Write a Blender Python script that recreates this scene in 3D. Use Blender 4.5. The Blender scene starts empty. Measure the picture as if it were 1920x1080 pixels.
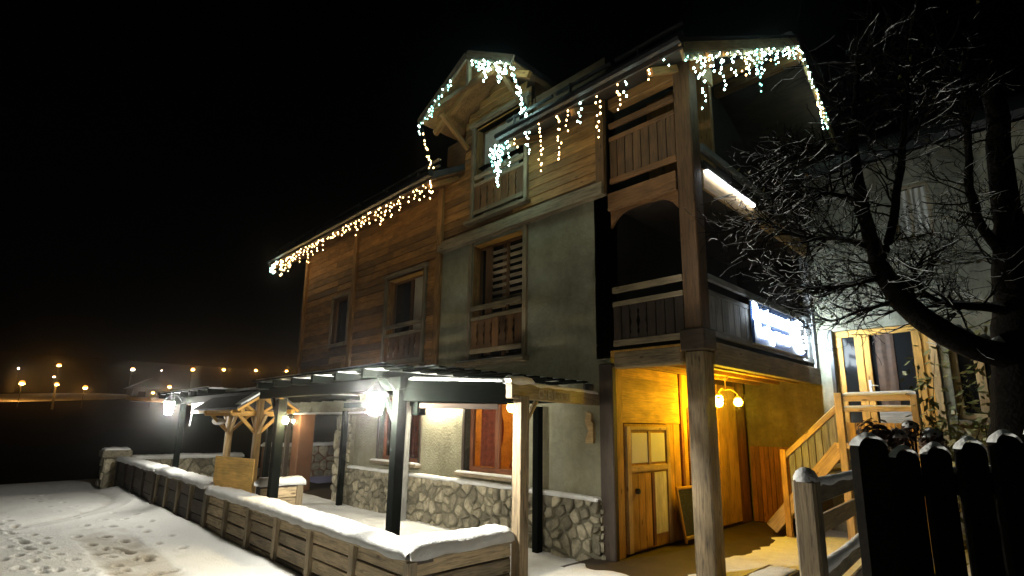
import bpy, bmesh, math, random
from mathutils import Matrix, Vector, noise

random.seed(11)
S = bpy.context.scene
COL = S.collection
V = Vector
R = math.radians

# ------------------------------------------------------------------ camera, sky, sun, exposure
cam_data = bpy.data.cameras.new("camera")
cam_data.sensor_width = 36.0
cam_data.lens = 997.23 / 1920 * 36.0
cam_data.shift_x = -2 / 1920
cam_data.shift_y = 58 / 1920
cam_data.clip_start = 0.05
cam_data.clip_end = 2000
cam = bpy.data.objects.new("camera", cam_data)
COL.objects.link(cam)
right, up, back = V((0.701, 0.713, 0.014)), V((0.129, -0.147, 0.981)), V((0.702, -0.685, -0.195))
right.normalize(); back = (back - right * back.dot(right)).normalized(); up = back.cross(right)
rot = Matrix((right, up, back)).transposed()
cam.matrix_world = Matrix.Translation((3.487, -7.247, 2.0)) @ rot.to_4x4()
S.camera = cam

SUN_EL, SUN_AZ = 34.0, 236.0
world = bpy.data.worlds.new("World"); S.world = world; world.use_nodes = True
wn = world.node_tree.nodes; wl = world.node_tree.links
sky = wn.new("ShaderNodeTexSky"); sky.sky_type = 'NISHITA'; sky.sun_disc = False
sky.sun_elevation = R(SUN_EL); sky.sun_rotation = R(SUN_AZ)
wl.new(sky.outputs[0], wn["Background"].inputs[0])
wn["Background"].inputs[1].default_value = 0.00004          # night: the sky is all but black

sun_d = bpy.data.lights.new("moon", 'SUN'); sun_d.energy = 0.003; sun_d.angle = R(0.5); sun_d.color = (1.0, 0.95, 0.85)
sun = bpy.data.objects.new("moon", sun_d); COL.objects.link(sun)
sun.rotation_euler = (V((-math.sin(R(SUN_AZ)) * math.cos(R(SUN_EL)), -math.cos(R(SUN_AZ)) * math.cos(R(SUN_EL)), -math.sin(R(SUN_EL)))).to_track_quat('-Z', 'Y').to_euler())

S.view_settings.view_transform = 'Standard'; S.view_settings.look = 'None'
S.view_settings.exposure = 0.0; S.view_settings.gamma = 1.0
S.view_settings.use_curve_mapping = False
cy = S.cycles
cy.max_bounces = 6; cy.diffuse_bounces = 3; cy.glossy_bounces = 2; cy.transmission_bounces = 4; cy.volume_bounces = 0
cy.sample_clamp_indirect = 3.0; cy.sample_clamp_direct = 0.0
cy.caustics_reflective = False; cy.caustics_refractive = False
cy.use_denoising = True
cy.use_light_tree = True

LANTERN, PORCH, BULB = 2400.0, 330.0, 1000.0
LED_W, LED_C = 25.0, 40.0
SIGN, STREET, LEDBAR, TUBE = 17.0, 170.0, 16.0, 460.0

# ------------------------------------------------------------------ materials
MATS = {}
def new_mat(name):
    m = bpy.data.materials.new(name); m.use_nodes = True
    MATS[name] = m
    return m, m.node_tree.nodes, m.node_tree.links, m.node_tree.nodes["Principled BSDF"]

def obj_coords(n, l, scale, rnd=True):
    tc = n.new("ShaderNodeTexCoord"); mp = n.new("ShaderNodeMapping")
    mp.inputs["Scale"].default_value = scale
    if rnd:
        oi = n.new("ShaderNodeObjectInfo"); mul = n.new("ShaderNodeVectorMath"); mul.operation = 'SCALE'
        mul.inputs[0].default_value = (37.0, 91.0, 53.0); l.new(oi.outputs["Random"], mul.inputs["Scale"])
        add_ = n.new("ShaderNodeVectorMath"); l.new(tc.outputs["Object"], add_.inputs[0]); l.new(mul.outputs[0], add_.inputs[1])
        l.new(add_.outputs[0], mp.inputs["Vector"])
    else:
        l.new(tc.outputs["Object"], mp.inputs["Vector"])
    return mp.outputs[0]

def ramp(n, stops):
    r = n.new("ShaderNodeValToRGB"); e = r.color_ramp.elements
    while len(e) < len(stops): e.new(0.5)
    for k, (p, c) in enumerate(stops):
        e[k].position = p; e[k].color = (c[0], c[1], c[2], 1)
    return r

def mixc(n, l, a, b, fac, mode='MULTIPLY'):
    m = n.new("ShaderNodeMixRGB"); m.blend_type = mode
    if isinstance(fac, float): m.inputs[0].default_value = fac
    else: l.new(fac, m.inputs[0])
    for s, v in ((1, a), (2, b)):
        if isinstance(v, tuple): m.inputs[s].default_value = (*v, 1)
        else: l.new(v, m.inputs[s])
    return m.outputs[0]

def wood(name, c, rough=0.7, dark=0.45, var=0.5, knots=True, bump=0.25):
    """boards: grain along local X, per-board tone"""
    m, n, l, b = new_mat(name)
    co = obj_coords(n, l, (1.6, 22, 22))
    ns = n.new("ShaderNodeTexNoise"); ns.inputs["Scale"].default_value = 1.6; ns.inputs["Detail"].default_value = 6; ns.inputs["Roughness"].default_value = 0.65
    ns.inputs["Distortion"].default_value = 0.8
    l.new(co, ns.inputs["Vector"])
    d = tuple(x * dark for x in c); h = tuple(min(1, x * 1.35) for x in c)
    rp = ramp(n, [(0.3, d), (0.52, c), (0.75, h)]); l.new(ns.outputs[0], rp.inputs[0])
    oi = n.new("ShaderNodeObjectInfo"); mr = n.new("ShaderNodeMapRange")
    mr.inputs[3].default_value = 1 - var; mr.inputs[4].default_value = 1 + var * 0.5
    l.new(oi.outputs["Random"], mr.inputs[0])
    col = mixc(n, l, rp.outputs[0], mr.outputs[0], 1.0)
    co2 = obj_coords(n, l, (1.3, 2.4, 2.4))
    n2 = n.new("ShaderNodeTexNoise"); n2.inputs["Scale"].default_value = 1.5; n2.inputs["Detail"].default_value = 4
    l.new(co2, n2.inputs["Vector"])
    r2 = ramp(n, [(0.35, (0.55, 0.55, 0.55)), (0.6, (1, 1, 1))]); l.new(n2.outputs[0], r2.inputs[0])
    col = mixc(n, l, col, r2.outputs[0], 0.8)
    if knots:
        co3 = obj_coords(n, l, (2.2, 6.5, 6.5))
        vo = n.new("ShaderNodeTexVoronoi"); vo.inputs["Scale"].default_value = 1.0; l.new(co3, vo.inputs["Vector"])
        r3 = ramp(n, [(0.06, (0.25, 0.18, 0.12)), (0.13, (1, 1, 1))]); l.new(vo.outputs["Distance"], r3.inputs[0])
        col = mixc(n, l, col, r3.outputs[0], 0.85)
    l.new(col, b.inputs["Base Color"])
    b.inputs["Roughness"].default_value = rough
    bp = n.new("ShaderNodeBump"); bp.inputs["Strength"].default_value = bump; bp.inputs["Distance"].default_value = 0.01
    l.new(ns.outputs[0], bp.inputs["Height"]); l.new(bp.outputs[0], b.inputs["Normal"])
    return m

def rough_mat(name, c, scale=3.0, var=0.3, rough=0.9, bump=0.3, bscale=60.0, rnd=False, c2=None, dist=0.01):
    m, n, l, b = new_mat(name)
    co = obj_coords(n, l, (1, 1, 1), rnd)
    ns = n.new("ShaderNodeTexNoise"); ns.inputs["Scale"].default_value = scale; ns.inputs["Detail"].default_value = 5; ns.inputs["Roughness"].default_value = 0.6
    l.new(co, ns.inputs["Vector"])
    lo = tuple(x * (1 - var) for x in c) if c2 is None else c2
    rp = ramp(n, [(0.32, lo), (0.66, c)]); l.new(ns.outputs[0], rp.inputs[0])
    col = rp.outputs[0]
    if rnd:
        oi = n.new("ShaderNodeObjectInfo"); mr = n.new("ShaderNodeMapRange"); mr.inputs[3].default_value = 0.45; mr.inputs[4].default_value = 1.35
        l.new(oi.outputs["Random"], mr.inputs[0]); col = mixc(n, l, col, mr.outputs[0], 1.0)
    l.new(col, b.inputs["Base Color"]); b.inputs["Roughness"].default_value = rough
    nb = n.new("ShaderNodeTexNoise"); nb.inputs["Scale"].default_value = bscale; nb.inputs["Detail"].default_value = 4; l.new(co, nb.inputs["Vector"])
    bp = n.new("ShaderNodeBump"); bp.inputs["Strength"].default_value = bump; bp.inputs["Distance"].default_value = dist
    l.new(nb.outputs[0], bp.inputs["Height"]); l.new(bp.outputs[0], b.inputs["Normal"])
    return m

def emit(name, c, s):
    m, n, l, b = new_mat(name)
    e = n.new("ShaderNodeEmission"); e.inputs[0].default_value = (*c, 1); e.inputs[1].default_value = s
    l.new(e.outputs[0], n["Material Output"].inputs[0])
    return m

wood("honey", (0.34, 0.172, 0.048), var=0.62, dark=0.35)
wood("honey_dark", (0.20, 0.095, 0.032), var=0.45)
wood("weathered", (0.30, 0.235, 0.145), var=0.3)
wood("wall_plank", (0.50, 0.39, 0.24), var=0.6, dark=0.22, bump=0.5)
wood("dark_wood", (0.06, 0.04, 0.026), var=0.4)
wood("post_wood", (0.33, 0.245, 0.14), var=0.2, dark=0.18, bump=0.5)
wood("loggia_shade", (0.016, 0.012, 0.009), var=0.2, rough=0.9)  # near-black so the loggia walls look unlit; shade put into the colour
wood("upper_post", (0.13, 0.068, 0.027), var=0.2, dark=0.3)
wood("pine", (0.58, 0.31, 0.06), var=0.25, dark=0.6)
wood("pine_pale", (0.62, 0.42, 0.19), var=0.2, dark=0.65)
wood("plywood", (0.80, 0.48, 0.13), var=0.1, dark=0.75, knots=False)
wood("red_wood", (0.24, 0.085, 0.035), var=0.3)
wood("grey_board", (0.25, 0.25, 0.24), var=0.3, knots=False)
wood("green_wood", (0.005, 0.0068, 0.0055), var=0.25, knots=False, rough=0.85)
MATS["green_wood"].node_tree.nodes["Principled BSDF"].inputs["Specular IOR Level"].default_value = 0.03
wood("black_fence", (0.008, 0.0065, 0.005), var=0.3, rough=0.95)
MATS["black_fence"].node_tree.nodes["Principled BSDF"].inputs["Specular IOR Level"].default_value = 0.05
wood("pale_panel", (0.78, 0.72, 0.58), var=0.1, dark=0.7, knots=False)
rough_mat("plaster", (0.40, 0.392, 0.285), scale=1.1, var=0.28, bump=0.8, bscale=22, dist=0.02)
rough_mat("annex_plaster", (0.36, 0.35, 0.26), scale=0.9, var=0.25, bump=0.5, bscale=20, dist=0.02)
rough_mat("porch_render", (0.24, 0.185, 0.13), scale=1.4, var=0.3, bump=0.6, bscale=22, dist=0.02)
rough_mat("stone", (0.40, 0.36, 0.26), scale=9, var=0.6, bump=0.7, bscale=24, rnd=True, dist=0.02)
rough_mat("mortar", (0.19, 0.18, 0.125), scale=6, var=0.4, bump=0.8, bscale=40, dist=0.02)
rough_mat("snow", (0.83, 0.84, 0.84), scale=5, var=0.14, rough=0.8, bump=0.7, bscale=38, dist=0.02)
rough_mat("floor_slab", (0.05, 0.034, 0.022), scale=2.2, var=0.55, rough=0.6, bump=0.5, bscale=30)
rough_mat("roof_sheet", (0.045, 0.045, 0.048), scale=3, var=0.5, rough=0.7, bump=0.4, bscale=20)
rough_mat("black_metal", (0.012, 0.012, 0.013), scale=8, var=0.3, rough=0.45, bump=0.1)
rough_mat("grey_metal", (0.08, 0.08, 0.08), scale=8, var=0.3, rough=0.4, bump=0.1)
rough_mat("brass", (0.45, 0.27, 0.07), scale=8, var=0.3, rough=0.35, bump=0.05)
rough_mat("bark", (0.007, 0.006, 0.005), scale=14, var=0.6, rough=0.95, bump=1.0, bscale=35, dist=0.03)
rough_mat("leaf", (0.12, 0.14, 0.035), scale=5, var=0.5, rough=0.6, bump=0.1, c2=(0.16, 0.12, 0.03))
rough_mat("dead_leaf", (0.09, 0.05, 0.03), scale=9, var=0.5, rough=0.8, bump=0.2)
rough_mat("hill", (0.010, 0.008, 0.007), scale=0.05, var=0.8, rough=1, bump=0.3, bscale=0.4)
rough_mat("road_snow", (0.80, 0.78, 0.74), scale=0.2, var=0.25, rough=0.8, bump=0.3, bscale=1.0)
rough_mat("blue_lit_snow", (0.50, 0.50, 0.85), scale=3, var=0.12, rough=0.5, bump=0.2, bscale=8)  # snow with blue light painted into its colour
rough_mat("brown_render", (0.17, 0.075, 0.035), scale=2.5, var=0.35, rough=0.8, bump=0.3)
rough_mat("slate_board", (0.035, 0.04, 0.045), scale=3, var=0.3, rough=0.55, bump=0.1)
rough_mat("white_panel", (0.75, 0.75, 0.72), scale=3, var=0.08, rough=0.5, bump=0.05)
rough_mat("curtain", (0.48, 0.45, 0.38), scale=4, var=0.2, rough=0.9, bump=0.1)
rough_mat("red_curtain", (0.42, 0.10, 0.05), scale=9, var=0.5, rough=0.9, bump=0.3)
rough_mat("sign_blue", (0.05, 0.12, 0.35), scale=2, var=0.15, rough=0.4, bump=0.02)
rough_mat("white_plastic", (0.75, 0.75, 0.75), scale=3, var=0.05, rough=0.35, bump=0.02)
rough_mat("cable", (0.03, 0.03, 0.03), scale=3, var=0.1)
rough_mat("faded_paint", (0.36, 0.33, 0.25), scale=6, var=0.4)
rough_mat("far_wall", (0.05, 0.042, 0.032), scale=0.6, var=0.3)

emit("lantern_light", (1.0, 0.96, 0.84), LANTERN)
emit("lantern_light_far", (1.0, 0.96, 0.84), LANTERN * 0.30)
emit("porch_light", (1.0, 0.61, 0.015), PORCH)
emit("small_bulb", (1.0, 0.80, 0.45), BULB)
emit("led_warm", (1.0, 0.64, 0.24), LED_W)
emit("led_cool", (0.62, 1.0, 0.90), LED_C)
emit("led_cyan", (0.30, 1.0, 0.82), 9.0)
emit("sign_light", (0.80, 0.92, 1.0), SIGN)
emit("annex_fill", (0.72, 0.88, 1.0), 1000.0)  # added emitter for the annex wall, far stronger than the lettering
emit("sign_edge", (0.80, 0.90, 1.0), 45.0)
emit("led_bar", (0.95, 0.97, 1.0), LEDBAR)
emit("street_light", (1.0, 0.44, 0.08), STREET)
emit("street_halo", (1.0, 0.34, 0.05), 2.4)  # orange glow fringe of the lamps, imitated by a glowing shell
emit("street_white", (1.0, 0.85, 0.6), STREET * 0.6)
emit("tube_light", (1.0, 0.90, 0.66), TUBE)
emit("room_light", (1.0, 0.58, 0.18), 34.0)
emit("room_dim", (1.0, 0.6, 0.25), 2.2)

MATS["bark"].node_tree.nodes["Principled BSDF"].inputs["Specular IOR Level"].default_value = 0.05
MATS["hill"].node_tree.nodes["Principled BSDF"].inputs["Specular IOR Level"].default_value = 0.0
def chalk():
    m, n, l, b = MATS["slate_board"], MATS["slate_board"].node_tree.nodes, MATS["slate_board"].node_tree.links, MATS["slate_board"].node_tree.nodes["Principled BSDF"]
    co = obj_coords(n, l, (40, 14, 26), False)
    ns = n.new("ShaderNodeTexNoise"); ns.inputs["Scale"].default_value = 1.0; ns.inputs["Detail"].default_value = 3; l.new(co, ns.inputs["Vector"])
    rp = ramp(n, [(0.55, (0.012, 0.017, 0.022)), (0.74, (0.07, 0.09, 0.11))]); l.new(ns.outputs[0], rp.inputs[0])
    l.new(rp.outputs[0], b.inputs["Base Color"])
chalk()

def stains(name, streak=0.6, low=0.45):
    """damp blotches and run marks over a plaster wall"""
    m = MATS[name]; n, l = m.node_tree.nodes, m.node_tree.links; b = n["Principled BSDF"]
    src = b.inputs["Base Color"].links[0].from_socket
    tc = n.new("ShaderNodeTexCoord")
    for scale, sc, lo, hi, f in (((1, 1, .16), 2.6, .36, .60, streak), ((1, 1, 1), .8, .38, .62, .7), ((1, 1, 1), 7.0, .40, .58, .35)):
        mp = n.new("ShaderNodeMapping"); mp.inputs["Scale"].default_value = scale; l.new(tc.outputs["Object"], mp.inputs["Vector"])
        ns = n.new("ShaderNodeTexNoise"); ns.inputs["Scale"].default_value = sc; ns.inputs["Detail"].default_value = 7; ns.inputs["Roughness"].default_value = .7; l.new(mp.outputs[0], ns.inputs["Vector"])
        rp = ramp(n, [(lo, (low, low * .96, low * .85)), (hi, (1, 1, 1))]); l.new(ns.outputs[0], rp.inputs[0]); src = mixc(n, l, src, rp.outputs[0], f)
    l.new(src, b.inputs["Base Color"])
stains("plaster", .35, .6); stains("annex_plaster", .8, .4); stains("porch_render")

def glass_mat():
    m, n, l, b = new_mat("glass")
    b.inputs["Base Color"].default_value = (0.9, 0.95, 0.95, 1); b.inputs["Roughness"].default_value = 0.03
    tr = n.new("ShaderNodeBsdfTransparent"); tr.inputs[0].default_value = (0.85, 0.87, 0.85, 1)
    gl = n.new("ShaderNodeBsdfGlossy"); gl.inputs["Roughness"].default_value = 0.04
    fr = n.new("ShaderNodeFresnel"); fr.inputs[0].default_value = 1.45
    mx = n.new("ShaderNodeMixShader"); l.new(fr.outputs[0], mx.inputs[0]); l.new(tr.outputs[0], mx.inputs[1]); l.new(gl.outputs[0], mx.inputs[2])
    l.new(mx.outputs[0], n["Material Output"].inputs[0])
    m2, n2, l2, b2 = new_mat("dark_glass")
    b2.inputs["Base Color"].default_value = (0.012, 0.013, 0.014, 1); b2.inputs["Roughness"].default_value = 0.08
glass_mat()

def street_snow_mat():
    m, n, l, b = new_mat("street_snow")
    co = obj_coords(n, l, (1, 1, 1), False)
    at = n.new("ShaderNodeAttribute"); at.attribute_name = "dirt"
    ns = n.new("ShaderNodeTexNoise"); ns.inputs["Scale"].default_value = 3.5; ns.inputs["Detail"].default_value = 6; l.new(co, ns.inputs["Vector"])
    ma = n.new("ShaderNodeMath"); ma.operation = 'MULTIPLY_ADD'; l.new(at.outputs["Fac"], ma.inputs[0]); ma.inputs[1].default_value = 1.0
    mb = n.new("ShaderNodeMath"); mb.operation = 'MULTIPLY_ADD'; l.new(ns.outputs[0], mb.inputs[0]); mb.inputs[1].default_value = 0.55; mb.inputs[2].default_value = -0.28
    l.new(mb.outputs[0], ma.inputs[2])
    rp = ramp(n, [(0.05, (0.80, 0.80, 0.78)), (0.45, (0.46, 0.42, 0.35)), (0.95, (0.17, 0.145, 0.11))]); l.new(ma.outputs[0], rp.inputs[0])
    l.new(rp.outputs[0], b.inputs["Base Color"]); b.inputs["Roughness"].default_value = 0.75
    nb = n.new("ShaderNodeTexNoise"); nb.inputs["Scale"].default_value = 28; nb.inputs["Detail"].default_value = 6; l.new(co, nb.inputs["Vector"])
    bp = n.new("ShaderNodeBump"); bp.inputs["Strength"].default_value = 0.55; bp.inputs["Distance"].default_value = 0.02
    l.new(nb.outputs[0], bp.inputs["Height"]); l.new(bp.outputs[0], b.inputs["Normal"])
street_snow_mat()

# ------------------------------------------------------------------ building helpers
WM = {}
def place(o, mw, parent=None):
    COL.objects.link(o)
    WM[o] = mw
    if parent is not None:
        o.parent = parent
        o.matrix_basis = WM[parent].inverted() @ mw
    else:
        o.matrix_basis = mw
    return o

def tag(o, label=None, cat=None, group=None, kind=None):
    for k, v in (("label", label), ("category", cat), ("group", group), ("kind", kind)):
        if v: o[k] = v
    return o

def thing(name, loc, label, cat, group=None):
    o = bpy.data.objects.new(name, None); o.empty_display_size = 0.2
    place(o, Matrix.Translation(loc)); return tag(o, label, cat, group)

BOX = {}
def box_mesh(sx, sy, sz, mat, ch=0.006):
    key = (round(sx, 3), round(sy, 3), round(sz, 3), mat, ch)
    if key not in BOX:
        bm = bmesh.new(); bmesh.ops.create_cube(bm, size=1)
        for v in bm.verts: v.co = V((v.co.x * sx, v.co.y * sy, v.co.z * sz))
        if ch: bmesh.ops.bevel(bm, geom=bm.edges[:], offset=min(ch, 0.3 * min(sx, sy, sz)), segments=1, affect='EDGES')
        me = bpy.data.meshes.new("piece"); bm.to_mesh(me); bm.free(); me.materials.append(MATS[mat]); BOX[key] = me
    return BOX[key]

def frame(p0, p1, upv=(0, 0, 1)):
    x = (V(p1) - V(p0)); L = x.length; x.normalize()
    u = V(upv)
    if abs(x.dot(u)) > 0.98: u = V((0, 1, 0)) if abs(x.y) < 0.9 else V((1, 0, 0))
    y = u.cross(x).normalized(); z = x.cross(y)
    m = Matrix((x, y, z)).transposed().to_4x4()
    return m, L

def beam(name, parent, mat, p0, p1, wy, wz, upv=(0, 0, 1), ch=0.008, roll=0.0):
    """bar from p0 to p1; wy across, wz along upv"""
    m, L = frame(p0, p1, upv)
    if roll: m = m @ Matrix.Rotation(roll, 4, 'X')
    o = bpy.data.objects.new(name, box_mesh(L, wy, wz, mat, ch))
    return place(o, Matrix.Translation((V(p0) + V(p1)) / 2) @ m, parent)

def boxo(name, parent, mat, lo, hi, ch=0.006):
    """axis-aligned block, long side along local X so that grain follows it"""
    lo, hi = V(lo), V(hi); s = hi - lo; c = (lo + hi) / 2
    k = max(range(3), key=lambda i: s[i])
    if k == 0: return beam(name, parent, mat, (lo.x, c.y, c.z), (hi.x, c.y, c.z), s.y, s.z, ch=ch)
    if k == 1: return beam(name, parent, mat, (c.x, lo.y, c.z), (c.x, hi.y, c.z), s.x, s.z, ch=ch)
    m, L = frame((c.x, c.y, lo.z), (c.x, c.y, hi.z), (0, 1, 0))
    o = bpy.data.objects.new(name, box_mesh(L, s.x, s.y, mat, ch))
    y = V((0, 1, 0)).cross(V((0, 0, 1)))       # local Y = world X, local Z = world Y
    return place(o, Matrix.Translation(c) @ m, parent)

def mesh_obj(name, verts, faces, mat, parent=None, loc=(0, 0, 0), smooth=False, mw=None):
    me = bpy.data.meshes.new(name); me.from_pydata([tuple(v) for v in verts], [], faces); me.update()
    mats = mat if isinstance(mat, list) else [mat]
    for mm in mats: me.materials.append(MATS[mm])
    if smooth:
        for p in me.polygons: p.use_smooth = True
    o = bpy.data.objects.new(name, me)
    return place(o, mw if mw is not None else Matrix.Translation(loc), parent)

class MB:
    def __init__(s): s.v = []; s.f = []
    def add(s, verts, faces):
        b = len(s.v); s.v += [V(q) for q in verts]; s.f += [tuple(b + i for i in f) for f in faces]
    def box(s, lo, hi):
        x0, y0, z0 = lo; x1, y1, z1 = hi
        s.add([(x0,y0,z0),(x1,y0,z0),(x1,y1,z0),(x0,y1,z0),(x0,y0,z1),(x1,y0,z1),(x1,y1,z1),(x0,y1,z1)],
              [(3,2,1,0),(4,5,6,7),(0,1,5,4),(1,2,6,5),(2,3,7,6),(3,0,4,7)])
    def quad(s, *p): s.add(p, [tuple(range(len(p)))])
    def tube(s, pts, rads, n=6, cap=True):
        pts = [V(p) for p in pts]; b = len(s.v)
        for i, p in enumerate(pts):
            d = (pts[min(i + 1, len(pts) - 1)] - pts[max(i - 1, 0)])
            if d.length < 1e-6: d = V((0, 0, 1))
            d.normalize(); u = V((0, 0, 1)) if abs(d.z) < 0.9 else V((1, 0, 0))
            a = u.cross(d).normalized(); c = d.cross(a)
            r = rads[i] if isinstance(rads, (list, tuple)) else rads
            for k in range(n):
                t = 2 * math.pi * k / n
                s.v.append(p + a * (math.cos(t) * r) + c * (math.sin(t) * r))
        for i in range(len(pts) - 1):
            for k in range(n):
                s.f.append((b + i * n + k, b + i * n + (k + 1) % n, b + (i + 1) * n + (k + 1) % n, b + (i + 1) * n + k))
        if cap:
            s.f.append(tuple(b + k for k in reversed(range(n)))); e = b + (len(pts) - 1) * n
            s.f.append(tuple(e + k for k in range(n)))
    def lathe(s, c, prof, n=12):
        """prof = [(r, z)] about the vertical axis through c"""
        b = len(s.v); c = V(c)
        for r, z in prof:
            for k in range(n):
                t = 2 * math.pi * k / n; s.v.append(c + V((r * math.cos(t), r * math.sin(t), z)))
        for i in range(len(prof) - 1):
            for k in range(n):
                s.f.append((b + i * n + k, b + i * n + (k + 1) % n, b + (i + 1) * n + (k + 1) % n, b + (i + 1) * n + k))
    def octa(s, c, r, h=1.4):
        c = V(c)
        s.add([c + V(q) for q in ((r,0,0),(0,r,0),(-r,0,0),(0,-r,0),(0,0,r*h),(0,0,-r*h))],
              [(0,1,4),(1,2,4),(2,3,4),(3,0,4),(1,0,5),(2,1,5),(3,2,5),(0,3,5)])
    def build(s, name, mat, parent=None, smooth=False, base=(0, 0, 0)):
        b = V(base)
        return mesh_obj(name, [q - b for q in s.v], s.f, mat, parent, base, smooth)

def nz(x, y=0.0, z=0.0): return noise.noise(V((x, y, z)))

def snow_cap(name, parent, p0, p1, w, h, seed=0, droop=0.03, taper=0.5):
    """rounded bank of snow lying along p0..p1 (p = centre of the support's top)"""
    p0, p1 = V(p0), V(p1); d = p1 - p0; L = d.length; d.normalize(); side = V((-d.y, d.x, 0)).normalized()
    n = max(4, int(L / 0.06)); prof = 11; mb = MB()
    for i in range(n + 1):
        t = i / n; q = p0 + d * (L * t)
        e = min(1.0, min(t, 1 - t) * L / 0.07 + taper)
        k = 1 + 0.22 * nz(t * L * 1.3, seed) + 0.14 * nz(t * L * 5, seed + 9)
        for j in range(prof):
            a = math.pi * j / (prof - 1)
            cx = math.cos(a); cz = math.sin(a) ** 0.55
            ww = w / 2 * (1 + 0.12 * nz(t * L * 2.1, seed + 3 + j * 0.2) + .07 * nz(t * L * 8, seed + j * .3))
            x = math.copysign(abs(cx) ** 0.6, cx) * ww * (0.9 + 0.1 * e)
            mb.v.append(q + side * x + V((0, 0, cz * h * k * e * (1 + .12 * nz(t * L * 9, j * .8, seed)) - (droop * (0.6 + nz(t * L * 3, seed + 20)) if j in (0, prof - 1) else 0))))
    for i in range(n):
        for j in range(prof - 1):
            a = i * prof + j; mb.f.append((a, a + 1, a + prof + 1, a + prof))
        mb.f.append((i * prof + prof - 1, i * prof, (i + 1) * prof, (i + 1) * prof + prof - 1))
    mb.f.append(tuple(range(prof))); mb.f.append(tuple(n * prof + j for j in reversed(range(prof))))
    b = (p0 + p1) / 2
    return mb.build(name, "snow", parent, True, b)

def P2(axis, c, u, z, off=0.0):
    """point of a wall plane: axis 'y' = plane Y=c running in X (faces -Y); 'x' = plane X=c running in Y (faces +X)"""
    return V((u, c - off, z)) if axis == 'y' else V((c + off, u, z))

def cladding(parent, mat, axis, c, u0, u1, z0, z1, h, holes=(), t=0.03, name="cladding_board", maxlen=3.2, tilt=0.13, top=None):
    """horizontal lapped boards; holes = (u0,u1,z0,z1); top(z) -> allowed u range"""
    z = z0; row = 0
    while z < z1 - 0.03:
        hh = min(h, z1 - z); zc = z + hh / 2
        a, b = (u0, u1) if top is None else top(z + hh)
        segs = [(a, b)] if b > a + 0.05 else []
        for (a0, a1, b0, b1) in holes:
            if b0 < zc < b1:
                ns = []
                for s0, s1 in segs:
                    if a1 <= s0 or a0 >= s1: ns.append((s0, s1)); continue
                    if a0 > s0 + 0.04: ns.append((s0, a0))
                    if a1 < s1 - 0.04: ns.append((a1, s1))
                segs = ns
        for s0, s1 in segs:
            cuts = [s0]
            while s1 - cuts[-1] > maxlen * 1.15: cuts.append(cuts[-1] + maxlen * random.uniform(0.65, 1.0))
            cuts.append(s1)
            for k in range(len(cuts) - 1):
                q0, q1 = cuts[k] + 0.002, cuts[k + 1] - 0.002
                off = t / 2 + random.uniform(0, 0.004)
                sg = -1 if axis == 'y' else 1
                beam(name, parent, mat, P2(axis, c, q0, zc, off), P2(axis, c, q1, zc, off), t, hh + 0.006 if tilt else hh - 0.006, ch=0.004, roll=(tilt + random.uniform(-.01, .01)) * (1 if axis == 'x' else 1) * (-1))
        z += hh; row += 1

def v_boards(parent, mat, axis, c, u0, u1, z0, z1, n, t=0.025, name="board", gap=0.008, off=0.0):
    w = (u1 - u0) / n
    for k in range(n):
        a = u0 + k * w + gap / 2; b = a + w - gap
        lo = P2(axis, c, a, z0, off); hi = P2(axis, c, b, z1, off + t + random.uniform(0, 0.006))
        boxo(name, parent, mat, [min(lo[i], hi[i]) for i in range(3)], [max(lo[i], hi[i]) for i in range(3)], ch=0.004)

def slab_wall(name, parent, mat, axis, c, u0, u1, z0, z1, holes=(), depth=0.28):
    us = sorted({u0, u1, *[h[0] for h in holes], *[h[1] for h in holes]}); zs = sorted({z0, z1, *[h[2] for h in holes], *[h[3] for h in holes]})
    mb = MB()
    def inh(u, z): return any(h[0] < u < h[1] and h[2] < z < h[3] for h in holes)
    for i in range(len(us) - 1):
        for j in range(len(zs) - 1):
            if inh((us[i] + us[i + 1]) / 2, (zs[j] + zs[j + 1]) / 2): continue
            for o in (0, -depth):
                q = [P2(axis, c, us[i], zs[j], o), P2(axis, c, us[i + 1], zs[j], o), P2(axis, c, us[i + 1], zs[j + 1], o), P2(axis, c, us[i], zs[j + 1], o)]
                mb.quad(*(q if o == 0 else q[::-1]))
    for (a, b, e, f) in list(holes) + [(u0, u1, z0, z1)]:
        for s in (((a, e), (b, e)), ((b, e), (b, f)), ((b, f), (a, f)), ((a, f), (a, e))):
            mb.quad(P2(axis, c, *s[0], 0), P2(axis, c, *s[1], 0), P2(axis, c, *s[1], -depth), P2(axis, c, *s[0], -depth))
    return mb.build(name, mat, parent)

def baluster_mesh(h, w, t, mat):
    key = ("bal", round(h, 3), round(w, 3), t, mat)
    if key not in BOX:
        prof = [(0, .5), (.12, .5), (.2, .36), (.32, .46), (.5, .28), (.68, .46), (.8, .36), (.88, .5), (1, .5)]
        pts = [(x * h - h / 2, y * w) for x, y in prof] + [(x * h - h / 2, -y * w) for x, y in reversed(prof)]
        n = len(pts); vs = [(x, -t / 2, y) for x, y in pts] + [(x, t / 2, y) for x, y in pts]
        m = len(prof); fs = []
        for i in range(m - 1):
            a, b, c_, d = i, i + 1, n - 2 - i, n - 1 - i
            fs.append((a, b, c_, d)); fs.append((n + d, n + c_, n + b, n + a))
        for i in range(n): j = (i + 1) % n; fs.append((j, i, n + i, n + j))
        me = bpy.data.meshes.new("baluster"); me.from_pydata(vs, [], fs); me.materials.append(MATS[mat]); BOX[key] = me
    return BOX[key]

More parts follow.
